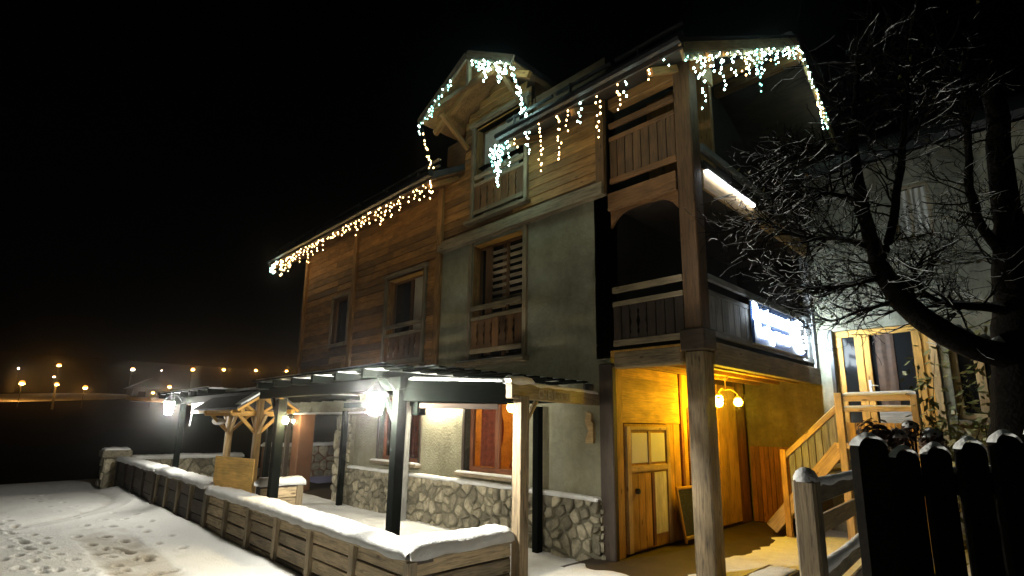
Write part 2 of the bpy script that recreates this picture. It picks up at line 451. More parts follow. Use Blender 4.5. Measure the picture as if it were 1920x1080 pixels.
def railing(parent, axis, c, u0, u1, zb, z2, zt, n, mat_rail, mat_board, off=0.0, w=0.10, solid=0.9, name="balcony_railing", fancy=()):
    """bottom rail zb, second rail z2, top rail zt; n sawn boards between zb and z2"""
    root = beam(name, parent, mat_rail, P2(axis, c, u0, zt, off), P2(axis, c, u1, zt, off), 0.07, w)
    beam("rail", root, mat_rail, P2(axis, c, u0, z2, off), P2(axis, c, u1, z2, off), 0.06, w * 0.8)
    beam("rail", root, mat_rail, P2(axis, c, u0, zb, off), P2(axis, c, u1, zb, off), 0.06, w)
    h = z2 - zb - w * 0.9; st = (u1 - u0) / n
    for k in range(n):
        u = u0 + st * (k + .5); zc = (zb + z2) / 2
        if fancy == 'all' or k in fancy:
            m, _ = frame(P2(axis, c, u, zb), P2(axis, c, u, z2), (0, 1, 0))
            y = V((0, 1, 0)) if axis == 'y' else V((1, 0, 0))
            x = V((0, 0, 1)); z = x.cross(y)
            mm = Matrix((x, y, z)).transposed().to_4x4()
            place(bpy.data.objects.new("railing_board", baluster_mesh(h, st * 0.97, 0.025, mat_board)), Matrix.Translation(P2(axis, c, u, zc, off)) @ mm, root)
        else:
            p = P2(axis, c, u - st * solid / 2, zb + w * .45, off - .012); q = P2(axis, c, u + st * solid / 2, z2 - w * .4, off + .012)
            boxo("railing_board", root, mat_board, [min(p[i], q[i]) for i in range(3)], [max(p[i], q[i]) for i in range(3)], ch=0.003)
    return root

def window(parent, axis, c, u0, u1, z0, z1, depth, mat, fw=0.07, mull=1, bars=0, pane="glass", name="window"):
    """frame set back by depth with casements and panes"""
    o = -depth
    root = beam(name, parent, mat, P2(axis, c, u0, z1 - fw / 2, o), P2(axis, c, u1, z1 - fw / 2, o), 0.07, fw)
    beam("frame_bar", root, mat, P2(axis, c, u0, z0 + fw / 2, o), P2(axis, c, u1, z0 + fw / 2, o), 0.07, fw)
    xs = [u0 + fw / 2, u1 - fw / 2] + [u0 + (u1 - u0) * (k + 1) / (mull + 1) for k in range(mull)]
    for x in xs:
        ww = fw * (1.25 if u0 + fw < x < u1 - fw else 1.0)
        p = P2(axis, c, x - ww / 2, z0 + fw, o - .035); q = P2(axis, c, x + ww / 2, z1 - fw, o + .035)
        boxo("frame_bar", root, mat, [min(p[i], q[i]) for i in range(3)], [max(p[i], q[i]) for i in range(3)])
    for k in range(bars):
        z = z0 + (z1 - z0) * (k + 1) / (bars + 1)
        beam("glazing_bar", root, mat, P2(axis, c, u0 + fw, z, o), P2(axis, c, u1 - fw, z, o), 0.03, 0.03)
    xs = sorted(xs)
    for k in range(len(xs) - 1):
        q = [P2(axis, c, xs[k], z0 + fw * .5, o - .004), P2(axis, c, xs[k + 1], z0 + fw * .5, o - .004), P2(axis, c, xs[k + 1], z1 - fw * .5, o - .004), P2(axis, c, xs[k], z1 - fw * .5, o - .004)]
        mesh_obj("pane", q, [(0, 1, 2, 3)], pane, root)
    return root

# ------------------------------------------------------------------ ground, street, far hillside
def gz(x, y):
    """near ground height"""
    k = min(1, max(0, (x - 0.6) / 2.0)) * min(1, max(0, (2.5 - y) / 2.5))
    return -0.10 + 0.42 * k * k * (3 - 2 * k) if y < 2.5 else -0.10
def far_z(x): return -0.6 + 0.10 * max(0, -x - 45) + 0.03 * max(0, -x - 110)

def build_ground():
    xs = [-260, -230, -200, -170, -150] + list(range(-140, -40, 6)) + [-36, -30, -26, -23, -20, -18, -16] + [-14 + i for i in range(0, 15)] + [1.5, 2, 2.5, 3, 3.5, 4, 5, 7, 10, 16, 30, 80, 300]
    ys = [-400, -120, -60, -30, -16, -12, -10, -9, -8, -7, -6, -5, -4, -3, -2.5, -2, -1.5, -1, 0, 1, 2, 3, 4, 6, 9, 13, 18, 25, 33, 42, 55, 70, 90, 130, 220, 420]
    vs = []; nx = len(xs)
    for y in ys:
        for x in xs:
            if x < -22: z = far_z(x) + 0.5 * nz(x * .05, y * .05) + (0 if x < -45 else 0.35 * (x + 45) / 23)
            else: z = gz(x, y) - 0.04
            if -18.5 < x < 0.5 and y < 0: z -= 0.15
            vs.append((x, y, z))
    fs = [(j * nx + i, j * nx + i + 1, (j + 1) * nx + i + 1, (j + 1) * nx + i) for j in range(len(ys) - 1) for i in range(nx - 1)]
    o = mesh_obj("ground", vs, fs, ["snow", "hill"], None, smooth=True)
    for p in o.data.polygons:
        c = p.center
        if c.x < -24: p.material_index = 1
    tag(o, kind="structure")
build_ground()

FEET = []
def track(pts, spread, step, size=0.27):
    for k in range(len(pts) - 1):
        a, b = V((*pts[k], 0)), V((*pts[k + 1], 0)); d = (b - a); L = d.length; d.normalize(); s = V((-d.y, d.x, 0))
        m = max(1, int(L / step))
        for i in range(m):
            q = a + d * (L * i / m) + s * (spread * (1 if i % 2 else -1) + random.uniform(-.06, .06))
            FEET.append((q.x, q.y, math.atan2(d.y, d.x) + random.uniform(-.35, .35), size * random.uniform(.85, 1.15), random.uniform(.75, 1.15)))
track([(-12.8, -6.75), (-10.3, -6.42), (-8.7, -6.24), (-6.7, -6.12), (-5.0, -6.0), (-2, -5.8)], 0.16, 0.26)
track([(-11.5, -6.9), (-9.0, -6.5), (-7.2, -6.35), (-5.6, -6.3)], 0.14, 0.42)
track([(-9.4, -5.5), (-8.0, -5.35), (-6.2, -5.35), (-4.5, -5.4), (-1.5, -5.3)], 0.15, 0.36)
track([(-17, -6.0), (-14, -5.6), (-11.5, -5.3), (-9.5, -5.2)], 0.17, 0.5)
track([(-13.5, -7.6), (-10, -7.1), (-7, -6.8), (-4, -6.6)], 0.15, 0.4)
track([(-12, -4.6), (-9, -4.55), (-6.5, -4.7)], 0.14, 0.6)
track([(-9.0, -5.25), (-7.4, -5.15), (-6.0, -5.25)], 0.09, 0.5)
for q in ((-6.1, -5.62), (-6.9, -5.05), (-7.6, -5.6), (-5.7, -5.1)): FEET.append((q[0], q[1], random.uniform(0, 3), .34, 1.3))

def street_h(x, y):
    z = -0.10 + 0.030 * nz(x * .7, y * .9, 3) + 0.012 * nz(x * 2.6, y * 2.6, 7) + 0.005 * nz(x * 9, y * 9, 1)
    dirt = 0.0
    z += 0.10 * max(0, 1 - abs(y + 3.98) / 0.5) ** 1.5                       # bank swept against the wall
    # packed wheel lane
    c = -5.30 - 0.012 * (x + 7) ** 2 * (1 if x < -7 else 0.2); w = 0.44 + 0.10 * nz(x * .8, 5) + .06 * nz(x * 3.1, 8)
    e = max(0, 1 - (abs(y - c) / w) ** 6) if abs(y - c) < w else 0
    fade = min(1, max(0, (x + 10.6 + .8 * nz(y * 2.2, 3)) / 2.2)) * (.75 + .5 * nz(x * 1.3, y * 1.3, 2))
    z -= 0.045 * e * fade; dirt += 0.50 * e * fade
    c2 = -7.5 + 0.05 * x * 0.2; e2 = max(0, 1 - ((y - c2) / 0.5) ** 4) if abs(y - c2) < .5 else 0
    z -= 0.03 * e2; dirt += 0.28 * e2
    # turning wheel groove
    rr = math.hypot(x + 15.4, y + 9.6); g = max(0, 1 - abs(rr - 5.2) / 0.32)
    z -= 0.05 * g * g; dirt += 0.15 * g
    g = max(0, 1 - abs(rr - 5.75) / 0.25); z += 0.035 * g * g
    for fx, fy, a, s, k in FEET:
        dx, dy = x - fx, y - fy
        if abs(dx) < .4 and abs(dy) < .4:
            u = (dx * math.cos(a) + dy * math.sin(a)) / (s * .5); v = (-dx * math.sin(a) + dy * math.cos(a)) / (s * .23)
            r = math.sqrt(u * u + v * v)
            if r < 1: z -= 0.055 * k * min(1, (1 - r) * 3); dirt += 0.5 * min(1, (1 - r) * 3)
            elif r < 1.7: z += 0.018 * k * (1 - abs(r - 1.3) / .4) if abs(r - 1.3) < .4 else 0
    return z, min(1, dirt)

def build_street():
    x0, x1, y0, y1 = -18.0, 2.2, -9.2, -3.86
    nx, ny = 420, 150
    vs, dv = [], []
    for j in range(ny + 1):
        y = y0 + (y1 - y0) * j / ny
        for i in range(nx + 1):
            x = x0 + (x1 - x0) * i / nx
            z, d = street_h(x, y)
            if x > -1: z += (gz(x, y) + .1)
            ed = min((x - x0) / 1.2, (x1 - x) / .6, (y - y0) / 1.2, 1)
            vs.append((x, y, z - 0.12 * (1 - max(0, ed)))); dv.append(d)
    fs = [(j * (nx + 1) + i, j * (nx + 1) + i + 1, (j + 1) * (nx + 1) + i + 1, (j + 1) * (nx + 1) + i) for j in range(ny) for i in range(nx)]
    o = mesh_obj("street", vs, fs, "street_snow", None, smooth=True)
    at = o.data.attributes.new("dirt", 'FLOAT', 'POINT'); at.data.foreach_set("value", dv)
    tag(o, kind="structure")
build_street()

def sheet(name, x0, x1, y0, y1, z, mat, step=0.15, amp=0.015, kind="structure", edge=None):
    nx = max(2, int((x1 - x0) / step)); ny = max(2, int((y1 - y0) / step)); vs = []
    for j in range(ny + 1):
        for i in range(nx + 1):
            x = x0 + (x1 - x0) * i / nx; y = y0 + (y1 - y0) * j / ny
            vs.append((x, y, z + amp * nz(x * 1.1, y * 1.1, z) + amp * .4 * nz(x * 4, y * 4, z) + (edge(x, y) if edge else 0)))
    fs = [(j * (nx + 1) + i, j * (nx + 1) + i + 1, (j + 1) * (nx + 1) + i + 1, (j + 1) * (nx + 1) + i) for j in range(ny) for i in range(nx)]
    return tag(mesh_obj(name, vs, fs, mat, None, smooth=True), kind=kind)
sheet("terrace_snow", -19.0, -1.42, -3.75, -0.02, -0.10, "snow", 0.12, 0.03)
sheet("porch_floor", -1.95, -0.15, -0.9, 5.3, -0.02, "floor_slab", 0.2, 0.006)
sheet("yard_snow", -1.2, 7.5, -2.6, 5.3, 0.0, "snow", 0.10, 0.03, edge=lambda x, y: gz(x, y) + .10 - (0.09 * min(1, max(0, (-0.40 + 0.35 * nz(y * 1.2, 4) + 0.12 * nz(y * 5, 2) - x) / .35)) if x < 0.6 else 0))
sheet("passage_snow", -1.80, 0.9, -3.6, 0.35, 0.005, "snow", 0.08, 0.03, edge=lambda x, y: -0.12 * min(1, max(0, (y + 0.75 + .7 * nz(x * 1.7, y * 1.2, 5)) / .5)) + (gz(x, y) + .10 if x > .6 else 0))
sheet("open_bay_floor", -19.0, -10.9, -0.02, 6.0, -0.12, "floor_slab", 0.5, 0.01)
# ------------------------------------------------------------------ the chalet
chalet = thing("chalet_house", (-7, 0, -0.1), "large timber and plaster chalet hung with icicle lights above the snowy terrace", "house")
EY, EZ, SL, RY = -0.86, 7.22, 0.593, 4.74            # eave, slope, ridge
def roof_z(y): return EZ + SL * (y - EY) if y <= RY else EZ + SL * (2 * RY - y - EY)

gw1, gw2 = (-5.30, -3.62, 1.05, 2.62), (-8.70, -6.95, 1.10, 2.62)
fw4, fw3 = (-5.20, -3.62, 3.32, 5.88), (-8.70, -7.02, 3.42, 5.72)
sm, dw = (-11.82, -10.86, 4.30, 5.70), (-5.22, -3.62, 6.50, 8.72)

slab_wall("plaster_wall", chalet, "plaster", 'y', 0, -10.3, -1.62, -0.3, 6.0, [gw1, gw2, fw4, (-10.3, -6.36, 3.1, 6.0)])
slab_wall("plaster_wall", chalet, "plaster", 'y', 0.0, -10.79, -10.3, -0.3, 3.1, [])
# upper wood storeys: backing wall and boards
slab_wall("backing_wall", chalet, "honey_dark", 'y', 0.03, -14.0, -6.36, 3.1, 7.9, [fw3, sm])
slab_wall("backing_wall", chalet, "honey_dark", 'y', 0.03, -6.36, -1.62, 6.0, 7.75, [dw])
slab_wall("backing_wall", chalet, "honey_dark", 'y', 0.03, -5.62, -3.45, 7.75, 8.7, [dw])
cladding(chalet, "honey", 'y', 0.02, -14.0, -6.42, 3.12, 7.6, 0.20, [(fw3[0] - .12, fw3[1] + .12, fw3[2] - .1, fw3[3] + .12), (sm[0] - .08, sm[1] + .08, sm[2] - .1, sm[3] + .1)])
cladding(chalet, "honey", 'y', 0.02, -6.36, -1.78, 6.12, 7.72, 0.185, [(dw[0] - .1, dw[1] + .1, dw[2] - .1, dw[3] + .1)])
DX, DP, DY, DB, DHL, DHR = -4.46, 9.76, -0.95, 8.90, 1.72, 1.42
cladding(chalet, "honey", 'y', 0.02, -5.60, -3.47, 7.72, 9.6, 0.185, [(dw[0] - .1, dw[1] + .1, dw[2] - .1, dw[3] + .05)], top=lambda z: (max(-5.6, DX - (9.72 - z) * DHL / .86), min(-3.47, DX + (9.72 - z) * DHR / .86)))
for x, z0, z1 in ((-13.93, 3.1, 7.6), (-10.56, 3.1, 7.6), (-6.42, 3.0, 7.6), (-1.70, 6.0, 7.8)):
    boxo("corner_post", chalet, "honey", (x - .09, -0.09, z0), (x + .09, 0.0, z1))
beam("floor_beam", chalet, "weathered", (-6.36, -0.08, 6.03), (-1.62, -0.08, 6.03), 0.16, 0.15)
beam("floor_beam", chalet, "weathered", (-6.32, -0.05, 6.17), (-1.66, -0.05, 6.17), 0.10, 0.09)
beam("floor_beam", chalet, "honey_dark", (-14.05, -0.06, 3.10), (-6.36, -0.06, 3.10), 0.14, 0.22)
# pendant at the foot of the corner post
mb = MB(); mb.lathe((-6.34, -0.1, 0), [(0.0, 2.62), (0.06, 2.7), (0.13, 2.86), (0.16, 3.0), (0.12, 3.02), (0.0, 3.02)], 8); mb.build("pendant", "weathered", chalet)
# body of the house behind the facade
mb = MB()
mb.box((-14.0, 0.35, 3.02), (-1.60, 9.4, 3.12)); mb.box((-14.0, 0.32, 5.9), (-1.6, 9.4, 6.0))
mb.box((-14.05, 0.03, 3.1), (-13.9, 9.4, 7.6)); mb.box((-14.0, 9.3, -0.2), (-1.6, 9.45, 7.6)); mb.box((-10.8, 0.3, -0.2), (-10.65, 9.4, 3.1))
for x in (-14.0,):
    mb.add([(x, 0.05, 7.6), (x, 9.4, 7.6), (x, RY, 10.4), (x + .1, 0.05, 7.6), (x + .1, 9.4, 7.6), (x + .1, RY, 10.4)], [(0, 2, 1), (3, 4, 5), (0, 1, 4, 3), (1, 2, 5, 4), (2, 0, 3, 5)])
mb.build("inner_wall", "honey_dark", chalet)
# end wall of the loggias (X = -1.6), with the porch part below
slab_wall("end_wall", chalet, "loggia_shade", 'x', -1.62, 0.0, 5.3, 3.1, 8.0, [])
mesh_obj("gable_wall", [(-1.62, 0, 8.0), (-1.62, 9.4, 8.0), (-1.62, RY, 10.4)], [(0, 1, 2)], "loggia_shade", chalet)
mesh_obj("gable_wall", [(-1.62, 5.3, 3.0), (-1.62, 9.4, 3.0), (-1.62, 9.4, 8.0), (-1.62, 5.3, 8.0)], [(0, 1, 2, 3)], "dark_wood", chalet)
slab_wall("porch_wall", chalet, "honey_dark", 'x', -1.66, 0.05, 5.3, -0.1, 3.05, [])

# windows ---------------------------------------------------------------
def reveal_room(parent, u0, u1, z0, z1, depth, mat, name="room"):
    mb = MB(); a, b = 0.30, 0.30 + depth
    mb.quad((u0 - .3, b, z0 - .2), (u1 + .3, b, z0 - .2), (u1 + .3, b, z1 + .1), (u0 - .3, b, z1 + .1))
    mb.quad((u0 - .3, a, z0 - .2), (u0 - .3, b, z0 - .2), (u0 - .3, b, z1 + .1), (u0 - .3, a, z1 + .1))
    mb.quad((u1 + .3, b, z0 - .2), (u1 + .3, a, z0 - .2), (u1 + .3, a, z1 + .1), (u1 + .3, b, z1 + .1))
    mb.quad((u0 - .3, a, z1 + .1), (u0 - .3, b, z1 + .1), (u1 + .3, b, z1 + .1), (u1 + .3, a, z1 + .1))
    mb.quad((u0 - .3, a, z0 - .2), (u1 + .3, a, z0 - .2), (u1 + .3, b, z0 - .2), (u0 - .3, b, z0 - .2))
    return mb.build(name, mat, parent)
def drape(parent, u0, u1, z0, z1, y, mat, amp=0.035, waves=6, flare=0.0, name="curtain"):
    mb = MB(); n = 36; m = 8
    for j in range(m + 1):
        t = j / m
        for i in range(n + 1):
            s = i / n; x = u0 + (u1 - u0) * s; x += flare * math.sin(math.pi * t) * (s - (1 if flare < 0 else 0))
            mb.v.append(V((x, y + amp * math.sin(s * waves * 6.283 + .6 * t), z0 + (z1 - z0) * t)))
    for j in range(m):
        for i in range(n): a = j * (n + 1) + i; mb.f.append((a, a + 1, a + n + 2, a + n + 1))
    return mb.build(name, mat, parent, True)

w = window(chalet, 'y', 0, *gw1, 0.16, "red_wood", fw=0.10, mull=1)
reveal_room(chalet, *gw1, 1.4, "pine")
drape(w, -5.2, -4.75, 1.15, 2.6, 0.34, "red_curtain", waves=4, flare=.25); drape(w, -4.35, -4.02, 1.15, 2.6, 0.36, "red_curtain", waves=3, flare=-.2)
mb = MB(); mb.box((-4.05, 1.15, 1.95), (-3.85, 1.35, 2.2)); tag(mb.build("interior_lamp", "room_light"), "small glowing square lamp seen through the lit terrace window", "lamp")
mb = MB(); mb.lathe((-4.9, 1.0, 2.35), [(0.02, .16), (.13, .1), (.15, 0), (.1, -.08), (.0, -.1)], 10); tag(mb.build("ceiling_lamp", "room_light"), "warm ceiling lamp inside the lit window behind red curtains", "lamp")
w = window(chalet, 'y', 0, *gw2, 0.16, "red_wood", fw=0.10, mull=1)
reveal_room(chalet, *gw2, 1.0, "red_wood"); drape(w, -7.75, -7.05, 1.2, 2.6, 0.32, "red_curtain", waves=6); drape(w, -8.6, -8.0, 1.2, 2.6, 0.34, "curtain", waves=5)
mb = MB(); mb.lathe((-7.6, 0.85, 2.4), [(0.02, .12), (.1, .06), (.11, 0), (.0, -.08)], 10); tag(mb.build("ceiling_lamp", "room_dim"), "dim lamp behind the left terrace window with red curtain", "lamp")
# casing of ground floor windows
for a, b, e, f in (gw1, gw2):
    for x in (a, b):
        s = -1 if x == a else 1
        boxo("casing", chalet, "dark_wood", (min(x, x + s * .08), -0.03, e), (max(x, x + s * .08), 0.15, f))
    beam("sill", chalet, "weathered", (a - .12, -0.06, e - .05), (b + .12, -0.06, e - .05), 0.24, 0.07)
    snow_cap("sill_snow", chalet, (a - .12, -0.09, e - .012), (b + .12, -0.09, e - .012), 0.15, 0.035, a)

def french(win, frame_mat, casing, slats=False, pale=None):
    a, b, e, f = win
    w = window(chalet, 'y', 0, a, b, e, f, 0.22, frame_mat, fw=0.08, mull=1, pane="dark_glass")
    for x in (a, b):
        s = -1 if x == a else 1
        boxo("casing", chalet, casing, (min(x, x + s * .10), -0.07, e - .05), (max(x, x + s * .10), 0.0, f + .05))
        boxo("lining", chalet, "honey", (min(x, x - s * .02), -0.0, e), (max(x, x - s * .02), 0.19, f))
    beam("lintel", chalet, casing, (a - .16, -0.05, f + .09), (b + .16, -0.05, f + .09), 0.10, 0.09)
    boxo("lining", chalet, "pine", (a + .02, 0.0, f - .02), (b - .02, 0.19, f))
    if slats:
        for k in range(13):
            z = f - .26 - k * .15
            if z < e + .9: break
            for (p, q) in ((a + .52, (a + b) / 2 + .16), ((a + b) / 2 + .25, b - .1)):
                beam("shutter_slat", w, "weathered", (p, 0.12, z), (q, 0.12, z), 0.015, 0.075, roll=0.5, ch=.003)
        boxo("shutter_stile", w, "honey_dark", (a + .3, 0.10, e + .1), (a + .51, 0.14, f - .1)); boxo("shutter_stile", w, "honey_dark", ((a + b) / 2 + .17, 0.09, e + .1), ((a + b) / 2 + .24, 0.14, f - .1))
    if pale: drape(w, pale[0], pale[1], e + .1, f - .08, 0.175, "curtain", .008, 4)
    return w
french(fw4, "honey_dark", "weathered", slats=True); french(fw3, "honey_dark", "weathered", pale=(-7.72, -7.35))
french(dw, "honey_dark", "weathered", pale=(-5.12, -4.0))
for (a, b, e, f), zt in ((fw4, 4.43), (fw3, 4.43), (dw, 7.48)):
    d = zt - 4.43
    railing(chalet, 'y', 0, a + .02, b - .02, 3.50 + d + (.08 if d else 0), 4.20 + d + (.04 if d else 0), zt, 7, "weathered", "honey_dark", off=0.03, fancy=(0, 1, 2, 4, 5) if d == 0 else (1, 2, 5))
beam("sill", chalet, "weathered", (-5.50, -0.09, 3.24), (-3.47, -0.09, 3.24), 0.20, 0.10); snow_cap("sill_snow", chalet, (-5.46, -0.12, 3.285), (-3.5, -0.12, 3.285), 0.13, 0.02, 3)
beam("sill", chalet, "weathered", (-8.9, -0.09, 3.36), (-6.85, -0.09, 3.36), 0.18, 0.08)
beam("sill", chalet, "weathered", (-5.42, -0.08, 6.42), (-3.45, -0.08, 6.42), 0.16, 0.08)
w = window(chalet, 'y', 0, *sm, 0.12, "honey_dark", fw=.06, mull=0, pane="dark_glass")
for x in (sm[0] - .05, sm[1] + .05): boxo("casing", chalet, "weathered", (x - .05, -0.05, sm[2]), (x + .05, 0.0, sm[3]))
beam("casing", chalet, "weathered", (sm[0] - .1, -0.03, sm[3] + .05), (sm[1] + .1, -0.03, sm[3] + .05), .06, .09); beam("sill", chalet, "weathered", (sm[0] - .14, -0.05, sm[2] - .05), (sm[1] + .14, -0.05, sm[2] - .05), .1, .08)

# stone plinth: each stone its own piece ---------------------------------
def clip(poly, px, py, nx_, ny_):
    out = []
    for i in range(len(poly)):
        a, b = poly[i], poly[(i + 1) % len(poly)]
        da = (a[0] - px) * nx_ + (a[1] - py) * ny_; db = (b[0] - px) * nx_ + (b[1] - py) * ny_
        if da <= 0: out.append(a)
        if (da < 0 < db) or (db < 0 < da):
            t = da / (da - db); out.append((a[0] + (b[0] - a[0]) * t, a[1] + (b[1] - a[1]) * t))
    return out
def stones(parent, axis, c, u0, u1, z0, z1, size, gap=0.018, proud=0.045):
    seeds = []; rows = max(2, round((z1 - z0) / size))
    for r in range(rows):
        n = max(2, round((u1 - u0) / (size * 1.3)))
        for k in range(n):
            seeds.append((u0 + (u1 - u0) * (k + .5 + (0.5 if r % 2 else 0) * .8 + random.uniform(-.46, .46)) / n, z0 + (z1 - z0) * (r + .5 + random.uniform(-.42, .42)) / rows))
    seeds = [q for q in seeds if random.random() > .16]
    for i, (sx, sy) in enumerate(seeds):
        poly = [(u0, z0), (u1, z0), (u1, z1), (u0, z1)]
        for j, (tx, ty) in enumerate(seeds):
            if i == j or abs(tx - sx) > size * 4 or abs(ty - sy) > size * 4: continue
            d = math.hypot(tx - sx, ty - sy)
            if d < 1e-4: continue
            nx_, ny_ = (tx - sx) / d, (ty - sy) / d
            poly = clip(poly, sx + (tx - sx) / 2 - nx_ * gap * random.uniform(.2, 1.9), sy + (ty - sy) / 2 - ny_ * gap * random.uniform(.2, 1.9), nx_, ny_)
            if len(poly) < 3: break
        if len(poly) < 3: continue
        cx = sum(p[0] for p in poly) / len(poly); cz = sum(p[1] for p in poly) / len(poly)
        # round the corners
        q = []
        for k in range(len(poly)):
            a, b = poly[k], poly[(k + 1) % len(poly)]
            q += [(a[0] + (b[0] - a[0]) * .19, a[1] + (b[1] - a[1]) * .19), (a[0] + (b[0] - a[0]) * .81, a[1] + (b[1] - a[1]) * .81)]
        d = proud * random.uniform(.4, 1.8); vs = []
        for s, o in ((1.0, -0.01), (0.97, d * .65), (0.80, d)):
            for (x, z) in q: vs.append(P2(axis, 0, (x - cx) * s, (z - cz) * s, o + random.uniform(-.004, .004)))
        n = len(q); fs = [tuple(range(2 * n, 3 * n))]
        for r in range(2):
            for k in range(n): fs.append((r * n + k, r * n + (k + 1) % n, (r + 1) * n + (k + 1) % n, (r + 1) * n + k))
        if axis == 'x': fs = [f for f in fs]
        mesh_obj("stone", vs, fs, "stone", parent, P2(axis, c, cx, cz), smooth=False)
plinth = boxo("stone_plinth", chalet, "mortar", (-9.95, -0.10, -0.3), (-1.80, -0.0, 0.84), ch=0)
stones(plinth, 'y', -0.10, -9.95, -1.80, -0.16, 0.84, 0.165)
stones(plinth, 'x', -1.80, -0.10, 0.0, -0.16, 0.84, 0.2)
snow_cap("ledge_snow", chalet, (-9.95, -0.09, 0.845), (-1.80, -0.09, 0.845), 0.17, 0.055, 8)
quoin = boxo("stone_pier", chalet, "mortar", (-10.80, -0.11, -0.3), (-9.96, -0.0, 2.2), ch=0)
stones(quoin, 'y', -0.11, -10.80, -10.35, -0.16, 2.2, 0.24); stones(quoin, 'y', -0.11, -10.28, -9.97, -0.16, 2.2, 0.22)

# left open bay: pillar and lintel
boxo("corner_pillar", chalet, "brown_render", (-14.05, 0.0, -0.3), (-13.55, 0.5, 3.0), ch=.02)
beam("lintel_board", chalet, "plaster", (-14.3, -0.18, 2.53), (-9.0, -0.18, 2.53), 0.12, 0.50)
beam("lintel_edge", chalet, "white_panel", (-14.3, -0.20, 2.25), (-9.0, -0.20, 2.25), 0.16, 0.05)

# corner post, beams and loggias -----------------------------------------
boxo("corner_column", chalet, "post_wood", (-0.30, 0.0, -0.12), (0.0, 0.30, 3.10), ch=.02)
boxo("corner_column", chalet, "upper_post", (-0.29, 0.01, 3.42), (-0.01, 0.29, 8.1), ch=.02)
boxo("column_block", chalet, "dark_wood", (-0.35, -0.04, 3.10), (0.04, 0.34, 3.42), ch=.02)
boxo("corner_column", chalet, "dark_wood", (-1.82, -0.06, -0.15), (-1.55, 0.05, 3.0), ch=.015)
beam("porch_beam", chalet, "post_wood", (-1.56, 0.10, 3.06), (-0.35, 0.10, 3.06), 0.22, 0.28, ch=.03)
beam("porch_beam", chalet, "weathered", (-0.06, 0.34, 3.08), (-0.06, 5.28, 3.08), 0.14, 0.34)
boxo("loggia_floor", chalet, "pine", (-1.62, 0.0, 3.10), (-0.14, 5.28, 3.22)); boxo("loggia_floor", chalet, "dark_wood", (-1.62, 0.02, 5.78), (-0.1, 5.28, 5.92))
for x in (-1.30, -0.88, -0.46):
    beam("ceiling_joist", chalet, "pine", (x, 0.22, 3.02), (x, 5.28, 3.02), 0.09, 0.14)
beam("loggia_beam", chalet, "honey_dark", (-1.6, 0.08, 5.82), (-0.30, 0.08, 5.82), 0.18, 0.32)
# sawn arch below the upper loggia beam
mb = MB(); n = 16
for k in range(n):
    t0, t1 = k / n, (k + 1) / n
    za, zb_ = 5.66 - .26 * (2 * t0 - 1) ** 4 - .04, 5.66 - .26 * (2 * t1 - 1) ** 4 - .04
    x0, x1 = -1.58 + 1.27 * t0, -1.58 + 1.27 * t1
    mb.add([(x0, .05, za), (x1, .05, zb_), (x1, .05, 5.66), (x0, .05, 5.66), (x0, .10, za), (x1, .10, zb_), (x1, .10, 5.66), (x0, .10, 5.66)], [(0, 1, 2, 3), (7, 6, 5, 4), (1, 0, 4, 5)])
mb.build("arch_board", "honey_dark", chalet)
railing(chalet, 'y', 0.06, -1.58, -0.30, 3.34, 4.00, 4.24, 8, "weathered", "dark_wood", fancy=(2, 3))
railing(chalet, 'y', 0.06, -1.58, -0.30, 6.22, 7.02, 7.28, 8, "honey_dark", "upper_post", fancy=())
boxo("loggia_back", chalet, "honey", (-1.60, 1.4, 5.95), (-0.3, 1.5, 8.4))
railing(chalet, 'x', -0.06, 0.34, 5.26, 3.40, 4.02, 4.26, 22, "grey_board", "grey_board")
beam("fascia_board", chalet, "pine_pale", (-0.03, 0.32, 5.86), (-0.03, 5.26, 5.86), 0.05, 0.34)
beam("loggia_rail", chalet, "dark_wood", (-0.03, 0.32, 6.12), (-0.03, 5.26, 6.12), 0.10, 0.10); beam("loggia_rail", chalet, "grey_board", (-0.03, 0.32, 6.40), (-0.03, 5.26, 6.40), 0.09, 0.12)
boxo("end_column", chalet, "grey_board", (-0.16, 5.10, 3.25), (0.0, 5.26, 5.70))
ledbar = thing("led_light_bar", (0.0, 0.35, 5.8), "bright white light bar along the edge of the upper balcony", "light bar")
boxo("housing", ledbar, "grey_metal", (0.0, 0.34, 6.0), (0.07, 2.30, 6.04)); boxo("diffuser", ledbar, "led_bar", (0.0, 0.36, 5.965), (0.05, 2.26, 5.998), ch=0)

# porch wall: boards, trim, door
cladding(chalet, "pine", 'x', -1.66, 0.30, 2.22, 2.06, 3.0, 0.19, [], name="wall_board", tilt=0.02)
v_boards(chalet, "pine", 'x', -1.66, 1.72, 2.20, 0.0, 2.05, 2, name="wall_board")
boxo("wall_post", chalet, "pine", (-1.66, 0.08, -0.1), (-1.58, 0.26, 3.0)); boxo("wall_post", chalet, "red_wood", (-1.66, 2.22, 0.0), (-1.60, 2.29, 3.0)); boxo("wall_post", chalet, "pine", (-1.66, 2.30, 0.9), (-1.60, 2.44, 3.0))
w = window(chalet, 'x', -1.60, 2.45, 3.15, 0.95, 2.35, 0.02, "red_wood", fw=.08, mull=0, pane="dark_glass", name="window")
v_boards(chalet, "pine", 'x', -1.66, 2.44, 3.2, 2.38, 3.0, 3, name="wall_board"); v_boards(chalet, "red_wood", 'x', -1.66, 3.2, 3.75, 0.0, 3.0, 3, name="wall_board")
v_boards(chalet, "pine", 'x', -1.66, 3.80, 4.70, 0.05, 2.9, 2, name="wall_board", t=.05); v_boards(chalet, "red_wood", 'x', -1.66, 4.72, 5.25, 0.0, 3.0, 3, name="wall_board")
door = boxo("door", chalet, "pine", (-1.64, 0.32, 0.02), (-1.60, 1.70, 2.04))
